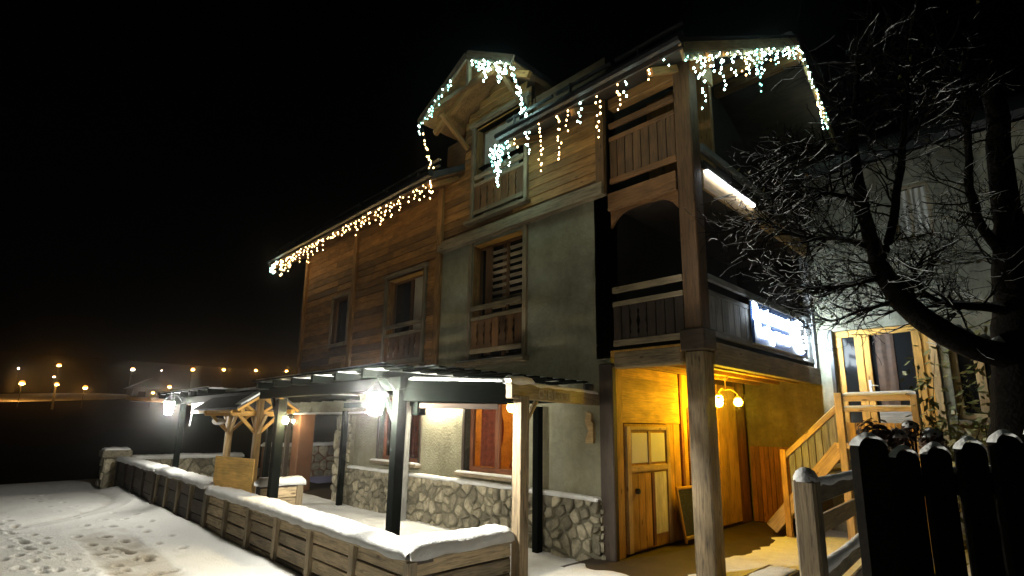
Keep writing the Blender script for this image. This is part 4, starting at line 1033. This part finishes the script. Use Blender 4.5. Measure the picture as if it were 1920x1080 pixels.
mb.v = [V((.052, c.y + a, c.z + b)) for a, b in ring] + [V((.075, c.y + a, c.z + b)) for a, b in ring]; mb.f = [tuple(range(n, 2 * n))] + [(k, (k + 1) % n, n + (k + 1) % n, n + k) for k in range(n)]
mb.build("logo_disc", "sign_light", sg)
mb = MB(); mb.lathe((0, 0, 0), [(0, 0)], 3); mb = MB()
oval = [(0.086, 4.08 + .10 * math.cos(2 * math.pi * k / 16), 3.86 + .15 * math.sin(2 * math.pi * k / 16)) for k in range(17)]; mb.tube(oval, .018, 5)
mb.tube([(0.086, 4.0, 3.62), (0.086, 4.07, 3.70), (0.086, 4.12, 3.62), (0.086, 4.2, 3.70)], .016, 5); mb.tube([(0.086, 4.05, 3.50), (0.086, 4.2, 3.52)], .03, 5); mb.tube([(0.086, 4.08, 3.80), (0.086, 4.08, 3.93)], .02, 5)
mb.build("logo_mark", "grey_metal", sg)
# ------------------------------------------------------------------ icicle light chains
def chain(label, pts, n, warm, dmin, dmax, r=.017, dense=1.0, skip=()):
    """cable along pts with n hanging strands of bulbs"""
    t = thing("icicle_light_chain", pts[0], label, "string lights", "icicle light chains on the chalet roof")
    pts = [V(p) for p in pts]; seg = [(pts[i + 1] - pts[i]).length for i in range(len(pts) - 1)]; tot = sum(seg)
    mb = MB(); mb.tube(pts, .006, 4); mb.build("cable", "cable", t)
    for k in range(n):
        s = tot * (k + .5 + random.uniform(-.3, .3)) / n
        if any(a < s / tot < b for a, b in skip): continue
        i = 0
        while i < len(seg) - 1 and s > seg[i]: s -= seg[i]; i += 1
        p = pts[i] + (pts[i + 1] - pts[i]) * min(1, s / seg[i])
        dl = random.uniform(dmin, dmax) * random.choice((.35, .6, 1.0)); m = max(1, int(dl / .10 * dense))
        mb = MB(); mc = MB(); mc.tube([p, p - V((0, 0, dl + .02))], .003, 3)
        for q in range(m):
            rr = r * random.uniform(.75, 1.25)
            mb.octa(p - V((random.uniform(-.035, .035), random.uniform(-.035, .035), .03 + dl * (q + random.uniform(.1, .9)) / m)), rr)
        o = mb.build("light_strand", random.choice(warm), t); tag(o, kind="stuff"); mc.build("strand_cable", "cable", o)
EZL = EZ + .10
W_, C_ = ["led_warm"], ["led_cool"]
chain("long chain of warm icicle lights along the left eave", [(-14.0, EY - .03, EZL), (-5.62, EY - .03, EZL)], 56, W_, .18, .62, .0165, dense=1.15)
chain("cool white icicle lights bunched at the far left end of the eave", [(-15.0, EY - .03, EZL), (-14.0, EY - .03, EZL)], 12, C_ + W_, .25, .75, .022)
chain("icicle lights hanging below the right hand eave", [(-3.4, EY - .03, EZL), (0.25, EY - .03, EZL)], 12, W_ + W_ + C_, .35, 1.0, .016, dense=1.4)
chain("icicle lights along the gable rake facing right", [(0.37, EY, EZ), (0.37, RY, roof_z(RY)), (0.37, 6.5, roof_z(6.5))], 58, C_ + ["led_cyan"] + C_ + C_ + W_, .25, .95, .0155, dense=1.25)
chain("cool icicle lights down the left verge of the dormer", [(DX, DY - .06, DP - .1), (DX - DHL, DY - .06, DB - .1)], 13, C_ + C_ + ["led_cyan"], .2, .6, .017, dense=1.5, skip=((0.05, .22),))
chain("bright cool icicle lights down the right verge of the dormer", [(DX + .2, DY - .06, DP - .2), (DX + DHR, DY - .06, DB - .1), (-2.85, -0.75, 7.75)], 22, C_ + C_ + ["led_cyan"], .2, .5, .021, dense=1.7)
chain("warm icicle lights hanging in front of the dormer foot on its left", [(DX - DHL, DY + .1, DB - .1), (-5.6, EY - .05, EZL + .25)], 7, W_, .4, 1.1, .017)
chain("cool bunch of icicle lights beside the dormer window", [(-3.75, EY - .03, EZL + .02), (-3.3, EY - .03, EZL)], 8, C_ + ["led_cyan"], .3, .9, .021, dense=1.4)

# ------------------------------------------------------------------ fences in front on the right
CAMP = V((3.487, -7.247, 2.0)); FWD = V((-0.716, 0.698, 0)).normalized(); RGT = V((0.701, 0.713, 0)).normalized()
def cam_pt(lat, dep, z): q = CAMP + RGT * lat + FWD * dep; return V((q.x, q.y, z))
pf = thing("picket_fence", cam_pt(1.85, 2.25, 0.2), "dark round-topped picket fence close to the camera with snow on its tips", "fence")
tops = [(1.525, 1.965, .125), (1.648, 1.915, .105), (1.765, 1.93, .105), (1.895, 1.955, .108), (2.025, 1.985, .112), (2.165, 2.02, .118), (2.305, 2.05, .118), (2.445, 2.07, .118), (2.585, 2.08, .118)]
def picket(lat, dep, zt, w_, th):
    prof = [(-.5, 0.1), (.5, 0.1)]; n = 8
    arc = [(math.cos(math.pi * k / n) * .5, math.sin(math.pi * k / n)) for k in range(n + 1)]
    pts = [(-.5 * w_, 0.1)] + [(.5 * w_, 0.1)] + [(a * w_, zt - w_ * .38 + b * w_ * .38) for a, b in arc]
    vs = [cam_pt(lat + a, dep, z) for a, z in pts] + [cam_pt(lat + a, dep + th, z) for a, z in pts]; m = len(pts)
    fs = [tuple(range(m)), tuple(reversed(range(m, 2 * m)))] + [((k + 1) % m, k, m + k, m + (k + 1) % m) for k in range(m)]
    p = mesh_obj("picket", vs, fs, "black_fence", pf)
    mb = MB()
    nn = 10
    for j, dd in enumerate((-.006, th * .5, th + .006)):
        for k in range(nn + 1):
            a = math.pi * (.10 + .80 * k / nn); lift = .018 * math.sin(math.pi * k / nn) * (1.4 if j == 1 else .55)
            mb.v.append(cam_pt(lat + math.cos(a) * .5 * w_ * 1.02, dep + dd, zt - w_ * .38 + math.sin(a) * w_ * .38 + lift + .001))
    for j in range(2):
        for k in range(nn): a = j * (nn + 1) + k; mb.f.append((a, a + 1, a + nn + 2, a + nn + 1))
    mb.build("snow", "snow", p, True)
for i, (lat, zt, w_) in enumerate(tops): picket(lat, 2.30 - .02 * i, zt, w_, .035 if i else .06)
for z in (1.78, 0.75):
    r_ = beam("fence_rail", pf, "black_fence", cam_pt(1.50, 2.37, z - .02), cam_pt(2.62, 2.23, z + .05), .05, .09)
    if z > 1: snow_cap("rail_snow", r_, cam_pt(1.53, 2.37, z + .03), cam_pt(2.6, 2.24, z + .095), .05, .02, 3)

rf_ = thing("rail_fence", (2.15, -2.95, 0.0), "grey wooden railing with snowy rails running back from a thick post", "fence")
rd = V((-0.084, 0.996, 0)); rp = V((2.13, -2.95, 0)); rn = V((rd.y, -rd.x, 0))
def fpost(q, zt, wd=.15):
    b = boxo("post", rf_, "post_wood", (q.x - wd / 2, q.y - wd / 2, 0.0), (q.x + wd / 2, q.y + wd / 2, zt), ch=.015)
    mb = MB(); mb.lathe((q.x, q.y, zt), [(wd * .56, -.01), (wd * .56, .02), (wd * .42, .06), (wd * .2, .085), (0, .09)], 12); mb.build("snow", "snow", b, True)
fpost(rp, 1.64); fpost(rp + rd * 2.6, 1.60); fpost(rp + rd * 5.2, 1.55)
for s in (0, 1):
    for z, h in ((1.52, .13), (1.30, .14), (0.92, .14), (0.70, .13)):
        a = rp + rd * (.08 + 2.6 * s); b = rp + rd * (2.52 + 2.6 * s); r_ = beam("rail", rf_, "pine_pale" if z in (1.30,) else "weathered", (a.x, a.y, z), (b.x, b.y, z - .03), .035, h)
        if z in (1.52, .92): snow_cap("rail_snow", r_, (a.x, a.y, z + h / 2), (b.x, b.y, z - .03 + h / 2), .06, .05, z)
# low dark planter by the porch post at the bottom edge
pt = thing("planter_trough", (0.75, 0.0, 0.0), "low dark wooden trough half buried in porch snow", "planter")
boxo("trough", pt, "dark_wood", (0.56, -0.55, 0.0), (0.95, 0.32, 0.27)); snow_cap("snow", pt, (0.76, -0.5, .265), (0.76, .28, .265), .30, .03, 9)

# shrub heads behind the picket fence
def dead_shrub(lat, dep, z0, z1, r, label, snowy):
    b = cam_pt(lat, dep, z0); t = thing("dried_shrub", b, label, "shrub", "dried shrubs behind the picket fence"); c = cam_pt(lat, dep, z1)
    mb = MB(); mb.tube([b, b.lerp(c, .5) + V((.02, 0, 0)), c], [.012, .010, .006], 5)
    for k in range(6): e = c + V((random.uniform(-1, 1), random.uniform(-1, 1), random.uniform(-.3, 1))) * r * .7; mb.tube([b.lerp(c, .75), e], [.005, .002], 4)
    mb.build("stem", "bark", t); mb = MB()
    for k in range(260):
        d_ = V((random.gauss(0, 1), random.gauss(0, 1), random.gauss(0, 1))).normalized(); q = c + V((d_.x * r, d_.y * r, d_.z * r * 1.2)) * random.uniform(.5, 1.15) + V((0, 0, r * .1)); s = r * random.uniform(.18, .32)
        u = d_.orthogonal().normalized(); v_ = d_.cross(u); mb.quad(q - u * s, q - v_ * s * .6 + d_ * s * .3, q + u * s, q + v_ * s * .6)
    tag(mb.build("flower_head", "dead_leaf", t), kind="stuff")
    if snowy: mb = MB(); mb.lathe(c + V((0, 0, r * .75)), [(r * .80, -.01), (r * .78, .01), (r * .55, r * .42), (r * .25, r * .62), (0, r * .66)], 12); mb.build("snow", "snow", t, True)
dead_shrub(1.82, 2.72, .3, 1.93, .085, "dark bushy dried flower head without snow cap behind the pickets", False)
dead_shrub(2.02, 2.85, .3, 1.925, .06, "dried flower head with grey rounded snow cap behind the second picket", True)
dead_shrub(2.17, 2.95, .3, 1.99, .045, "small tall dried flower head between two snowy ones", True)
dead_shrub(2.28, 2.95, .3, 1.93, .06, "dried flower head with the whitest snow cap behind the third picket", True)

# ------------------------------------------------------------------ bare tree on the right
rt = random.Random(5)
tree = thing("bare_tree", (3.05, -0.2, 0.2), "dark leafless tree at the right edge with snow along its twigs", "tree")
snow_segs = []; twig_mb = MB(); snow_mb = MB(); leaf_mb = MB()
def curve(pts, n=6):
    pts = [V(p) for p in pts]; out = []
    for i in range(len(pts) - 1):
        p0 = pts[max(0, i - 1)]; p1 = pts[i]; p2 = pts[i + 1]; p3 = pts[min(len(pts) - 1, i + 2)]
        for k in range(n):
            t = k / n
            out.append(.5 * ((2 * p1) + (p2 - p0) * t + (2 * p0 - 5 * p1 + 4 * p2 - p3) * t * t + (-p0 + 3 * p1 - 3 * p2 + p3) * t ** 3))
    out.append(pts[-1]); return out
def snow_on(path, rads, frac=1.0):
    for i in range(len(path) - 1):
        a, b = path[i], path[i + 1]; d_ = b - a
        if d_.length < 1e-5: continue
        if abs(d_.normalized().z) > .75 or (frac < 1 and rt.random() > frac): continue
        r0, r1 = rads[i], rads[i + 1]; k = max(.0028, .55 * r0); 
        h = V((0, 0, r0 * .75 + .001)); h1 = V((0, 0, r1 * .75 + .001))
        snow_mb.tube([a + h, (a + b) / 2 + (h + h1) / 2 + V((0, 0, k * .2)), b + h1], [k * .8, k, max(.0022, .55 * r1) * .8], 5)
def limb(name, pts, r0, r1, mb=None, wob=.02):
    path = curve(pts); n = len(path); rads = [r0 + (r1 - r0) * i / (n - 1) for i in range(n)]
    path = [p + V((nz(p.x * 6, p.y * 6, p.z * 6), nz(p.y * 6, p.z * 6, p.x * 6), nz(p.z * 6, p.x * 6, 3))) * wob for p in path]
    m = mb or MB(); m.tube(path, rads, 8 if r0 > .02 else 5)
    if mb is None: m.build(name, "bark", tree, True)
    snow_on(path, rads, .92); return path, rads
def grow(p, d, L, r, depth):
    n = 5; path = [p.copy()]; dd = d.copy()
    for i in range(n):
        dd = (dd + V((rt.gauss(0, .22), rt.gauss(0, .22), rt.gauss(.02, .20)))).normalized(); path.append(path[-1] + dd * (L / n))
    rads = [max(.0022, r * (1 - .65 * i / n)) for i in range(n + 1)]
    twig_mb.tube(path, rads, 5 if r > .006 else 4, cap=False)
    if rt.random() < .30: snow_on(path, rads, 1)
    if rt.random() < .05 and depth == 0:
        q = path[-1]; s = rt.uniform(.018, .035); u = V((rt.gauss(0, 1), rt.gauss(0, 1), rt.gauss(0, 1))).normalized(); v_ = u.orthogonal().normalized(); w_ = u.cross(v_)
        leaf_mb.quad(q, q + v_ * s + u * s * .4, q + v_ * s * 2, q + v_ * s - u * s * .4)
    if depth > 0:
        for k in range(rt.choice((2, 3, 3, 4))):
            i = rt.randint(1, n); a = rt.uniform(.5, 1.0); ax = V((rt.gauss(0, 1), rt.gauss(0, 1), rt.gauss(0, 1))).normalized()
            grow(path[i], (dd * (1 - a * .5) + ax * a * .75).normalized(), L * rt.uniform(.5, .8), rads[i] * .7, depth - 1)
trunk = limb("trunk", [(3.02, -.10, .0), (3.04, -.16, 1.07), (3.15, -.32, 2.05), (3.22, -.46, 2.74), (3.30, -.52, 3.4), (3.38, -.5, 4.3), (3.42, -.45, 5.6)], .22, .08, wob=.05)
main = limb("branch", [(3.22, -.46, 2.70), (2.98, -.82, 2.76), (2.68, -1.36, 3.02), (2.53, -1.60, 3.33), (2.49, -1.71, 3.58), (2.44, -1.76, 4.05), (2.45, -1.79, 4.73), (2.55, -1.75, 5.45)], .13, .018)
b2 = limb("branch", [(2.50, -1.68, 3.50), (2.62, -1.63, 3.80), (2.76, -1.67, 4.40), (2.86, -1.60, 5.02), (2.9, -1.5, 5.5)], .045, .014)
b3 = limb("branch", [(3.30, -.52, 3.1), (3.10, -.80, 3.12), (2.86, -1.10, 3.14), (2.70, -1.2, 3.30)], .05, .014)
b4 = limb("branch", [(3.34, -.52, 3.5), (3.15, -.73, 4.05), (3.19, -.78, 4.86), (3.25, -.7, 5.6)], .05, .016)
b5 = limb("branch", [(2.47, -1.72, 3.62), (2.25, -1.85, 3.72), (1.95, -1.95, 3.80), (1.62, -2.03, 4.05)], .028, .008)
b6 = limb("branch", [(2.52, -1.62, 3.36), (2.30, -1.75, 3.30), (2.02, -1.86, 3.28), (1.75, -1.95, 3.42)], .022, .006)
b7 = limb("branch", [(2.60, -1.48, 3.16), (2.36, -1.66, 3.08), (2.14, -1.78, 2.98), (2.02, -1.84, 3.02)], .018, .006)
b8 = limb("branch", [(2.44, -1.76, 4.05), (2.2, -1.88, 4.18), (1.98, -1.94, 4.16), (1.72, -2.0, 4.28)], .022, .006)
b9 = limb("branch", [(2.72, -1.28, 2.98), (2.66, -1.30, 3.3), (2.75, -1.2, 3.55), (2.95, -1.0, 3.7)], .02, .006)
b10 = limb("branch", [(2.45, -1.78, 4.5), (2.2, -1.9, 4.62), (1.95, -2.0, 4.58)], .018, .005)
b11 = limb("branch", [(3.05, -.72, 2.78), (2.85, -1.0, 2.98), (2.7, -1.25, 3.1), (2.55, -1.45, 3.28), (2.5, -1.45, 3.5)], .022, .008)
for path, rads, cnt, L, dep in ((main[0], main[1], 36, .52, 2), (b2[0], b2[1], 32, .5, 2), (b3[0], b3[1], 26, .42, 2), (b4[0], b4[1], 32, .52, 2), (b5[0], b5[1], 42, .45, 2), (b6[0], b6[1], 40, .40, 2), (b7[0], b7[1], 20, .32, 2), (b8[0], b8[1], 38, .42, 2), (b9[0], b9[1], 34, .42, 2), (b10[0], b10[1], 32, .42, 2), (b11[0], b11[1], 6, .3, 1), (trunk[0][18:], trunk[1][18:], 22, .6, 2)):
    for k in range(cnt):
        i = rt.randint(len(path) // 4, len(path) - 1); d_ = (path[min(i + 1, len(path) - 1)] - path[max(i - 1, 0)]).normalized()
        o_ = V((rt.gauss(-.35, .8), rt.gauss(-.2, .8), rt.gauss(.05, .55))).normalized()
        grow(path[i], (d_ * .6 + o_).normalized(), L * rt.uniform(.6, 1.2), min(.010, rads[i] * .6), dep)
for k in range(34):
    p = V((rt.uniform(2.2, 3.5), rt.uniform(-1.9, -.4), rt.uniform(4.9, 6.6))); s = rt.uniform(.02, .045); v_ = V((rt.gauss(0, 1), rt.gauss(0, 1), rt.gauss(0, 1))).normalized(); u = v_.orthogonal().normalized()
    q = main[0][-1].lerp(b4[0][-1], rt.random()); twig_mb.tube([q, (q + p) / 2 + V((0, 0, .1)), p], [.005, .003, .002], 4)
    leaf_mb.quad(p, p + v_ * s + u * s * .5, p + v_ * s * 2, p + v_ * s - u * s * .5)
tag(twig_mb.build("twigs", "bark", tree), kind="stuff"); tag(snow_mb.build("twig_snow", "snow", tree, True), kind="stuff"); tag(leaf_mb.build("leaves", "leaf", tree), kind="stuff")

# climbing vine and shrubs in front of the annex
def leafy(name, label, stems, nleaf, size, cat, group=None, spread=.12):
    base = V(stems[0][0]); t = thing(name, base, label, cat, group); mb = MB(); lb = MB()
    for st_ in stems:
        path = curve(st_, 5); mb.tube(path, [.008 * (1 - .6 * i / len(path)) for i in range(len(path))], 5)
        for k in range(nleaf):
            q = rt.choice(path) + V((rt.gauss(0, spread), rt.gauss(0, spread), rt.gauss(0, spread))); u = V((rt.gauss(0, 1), rt.gauss(0, 1), rt.gauss(-.5, .6))).normalized(); v_ = u.orthogonal().normalized(); s = size * rt.uniform(.6, 1.2)
            lb.quad(q, q + u * s * .5 + v_ * s * .22, q + u * s, q + u * s * .5 - v_ * s * .22)
    mb.build("stem", "bark", t); tag(lb.build("foliage", "leaf", t), kind="stuff"); return t
leafy("climbing_vine", "green climbing vine hanging beside the annex door", [[(1.98, 4.9, 0.0), (1.95, 4.95, 1.4), (1.9, 4.8, 2.4), (2.02, 4.95, 3.5)], [(1.98, 4.9, 0.0), (2.05, 4.6, 1.6), (1.85, 4.3, 2.3), (1.82, 4.2, 3.0)], [(1.98, 4.9, 0), (2.2, 4.9, 2.2), (2.5, 4.95, 3.0), (2.75, 5.0, 3.7)], [(2.1, 4.9, 0), (2.4, 4.7, 1.8), (2.75, 4.7, 2.4)]], 150, .16, "vine", spread=.11)
for i, (x, y, h, lb_) in enumerate(((2.6, 3.6, 2.15, "leafy shrub directly right of the landing rail"), (3.2, 3.2, 2.3, "larger leafy shrub in front of the far annex window"), (2.9, 2.4, 1.9, "low leafy shrub behind the right half of the picket fence"))):
    leafy("garden_shrub", lb_, [[(x, y, -.1), (x + rt.uniform(-.1, .1), y, h * .4), (x + rt.uniform(-.5, .5), y + rt.uniform(-.3, .3), h * rt.uniform(.7, 1.0))] for k in range(8)], 110, .13, "shrub", "garden shrubs by the annex", .14)

# ------------------------------------------------------------------ far hillside: road, lamps, house
mb = MB(); cl = [(-78, -24), (-86, -8), (-96, 3), (-99, 8), (-93, 14), (-84, 22), (-80, 34), (-84, 52)]
cp = curve([(a, b, 0) for a, b in cl], 8)
for i, p in enumerate(cp):
    d_ = (cp[min(i + 1, len(cp) - 1)] - cp[max(i - 1, 0)]).normalized(); s = V((-d_.y, d_.x, 0)) * 5.0
    for q in (p - s, p + s): mb.v.append(V((q.x, q.y, far_z(q.x) + .7)))
for i in range(len(cp) - 1): mb.f.append((2 * i, 2 * i + 1, 2 * i + 3, 2 * i + 2))
tag(mb.build("hill_road", "road_snow"), kind="structure")
LAMPS = [((-82.4, -4.4, 5.9), 1.0, 0, "large orange street lamp at the far left of the hillside"), ((-80.2, -1.4, 5.9), .7, 0, "street lamp on the tall lit pole above the hillside road"), ((-84.0, 1.7, 5.8), .9, 0, "orange street lamp right of the lit pole, above the road"),
         ((-86.5, 11.5, 6.6), .8, 0, "orange street lamp just above the left lantern"), ((-89.8, 10.2, 5.8), .7, 0, "low orange street lamp near the lit far house"), ((-108.0, 0.4, 10.2), 1.0, 0, "highest street lamp in the left group on the hill"),
         ((-106.9, 10.0, 10.3), 1.0, 1, "pale yellow street lamp alone in the middle of the hillside"), ((-101.1, -0.4, 8.0), .5, 1, "small pale lamp above the tall lit pole"), ((-111.2, -4.2, 9.6), .5, 1, "small white lamp at the top left of the hillside"), ((-118.9, 16.5, 11.4), .35, 1, "faintest white lamp right of the pale yellow one"),
         ((-116.8, 21.4, 11.8), 1.1, 0, "first of four orange lamps in the row left of the chalet"), ((-126.9, 29.9, 13.1), 1.1, 0, "second of four orange lamps in the row left of the chalet"), ((-137.2, 40.2, 14.4), 1.15, 0, "third of four orange lamps in the row left of the chalet"), ((-149.6, 52.7, 16.0), 1.2, 0, "last of four orange lamps in the row, nearest the chalet eave")]
for (x, y, z), s, w_, lab in LAMPS:
    g = far_z(x) - .3; t = thing("street_lamp", (x, y, g), lab, "street lamp", "far street lamps on the hillside")
    mb = MB(); mb.tube([(x - .9, y, g), (x - .9, y, z + .15), (x - .5, y, z + .42), (x, y, z + .36)], [.05, .04, .035, .03] if x < -80.5 else [.12, .09, .07, .06], 6); mb.build("pole", "grey_metal" if x > -80.5 else "black_metal", t)
    mb = MB(); mb.lathe((x, y, z), [(0, -.10 * s), (.20 * s, -.05 * s), (.26 * s, .03 * s), (.22 * s, .09 * s)], 8); mb.build("lamp_glass", "street_white" if w_ else "street_light", t)
    mb = MB(); mb.lathe((x, y, z + .10 * s), [(.20 * s, 0), (.27 * s, .07 * s), (.28 * s, .18 * s), (.19 * s, .28 * s), (0, .32 * s)], 10); mb.build("lamp_halo", "street_halo", t, True)  # added shell imitating the orange glow around the lamp
def far_house(x, y, wd, dp, h, label):
    g = far_z(x) - .6; t = thing("far_house", (x, y, g), label, "house", "small houses on the far hillside")
    boxo("wall", t, "far_wall", (x - dp / 2, y - wd / 2, g), (x + dp / 2, y + wd / 2, g + h), ch=.02)
    mb = MB(); o = .5; a, b, e = wd / 2 + o, dp / 2 + o, h + wd * .32
    mb.add([(x - b, y - a, g + h - .1), (x + b, y - a, g + h - .1), (x + b, y + a, g + h - .1), (x - b, y + a, g + h - .1), (x - b, y, g + e), (x + b, y, g + e)], [(0, 1, 5, 4), (2, 3, 4, 5), (1, 2, 5), (3, 0, 4), (3, 2, 1, 0)]); mb.build("roof", "roof_sheet", t)
    for k in (-1, 1): boxo("window", t, "dark_glass", (x + dp / 2, y + k * wd * .25 - .5, g + h * .4), (x + dp / 2 + .06, y + k * wd * .25 + .5, g + h * .75))
far_house(-101, 11.6, 5, 5, 2.6, "far house lit orange beside the road just left of the lantern")

# ------------------------------------------------------------------ added haze: imitates lens bloom round the lamps
HAZE, HG = 0.0010, 0.972
mb = MB(); mb.box((-270, -410, -3.0), (310, 430, 120.0)); hz = mb.build("haze", "snow"); hz.data.materials.clear()
hm = bpy.data.materials.new("bloom_haze"); hm.use_nodes = True; hn = hm.node_tree.nodes; hn.remove(hn["Principled BSDF"])
pv = hn.new("ShaderNodeVolumePrincipled"); pv.inputs["Color"].default_value = (0.95, 0.95, 0.95, 1); pv.inputs["Density"].default_value = HAZE; pv.inputs["Anisotropy"].default_value = HG
hm.node_tree.links.new(pv.outputs[0], hn["Material Output"].inputs["Volume"]); hz.data.materials.append(hm); tag(hz, kind="stuff")
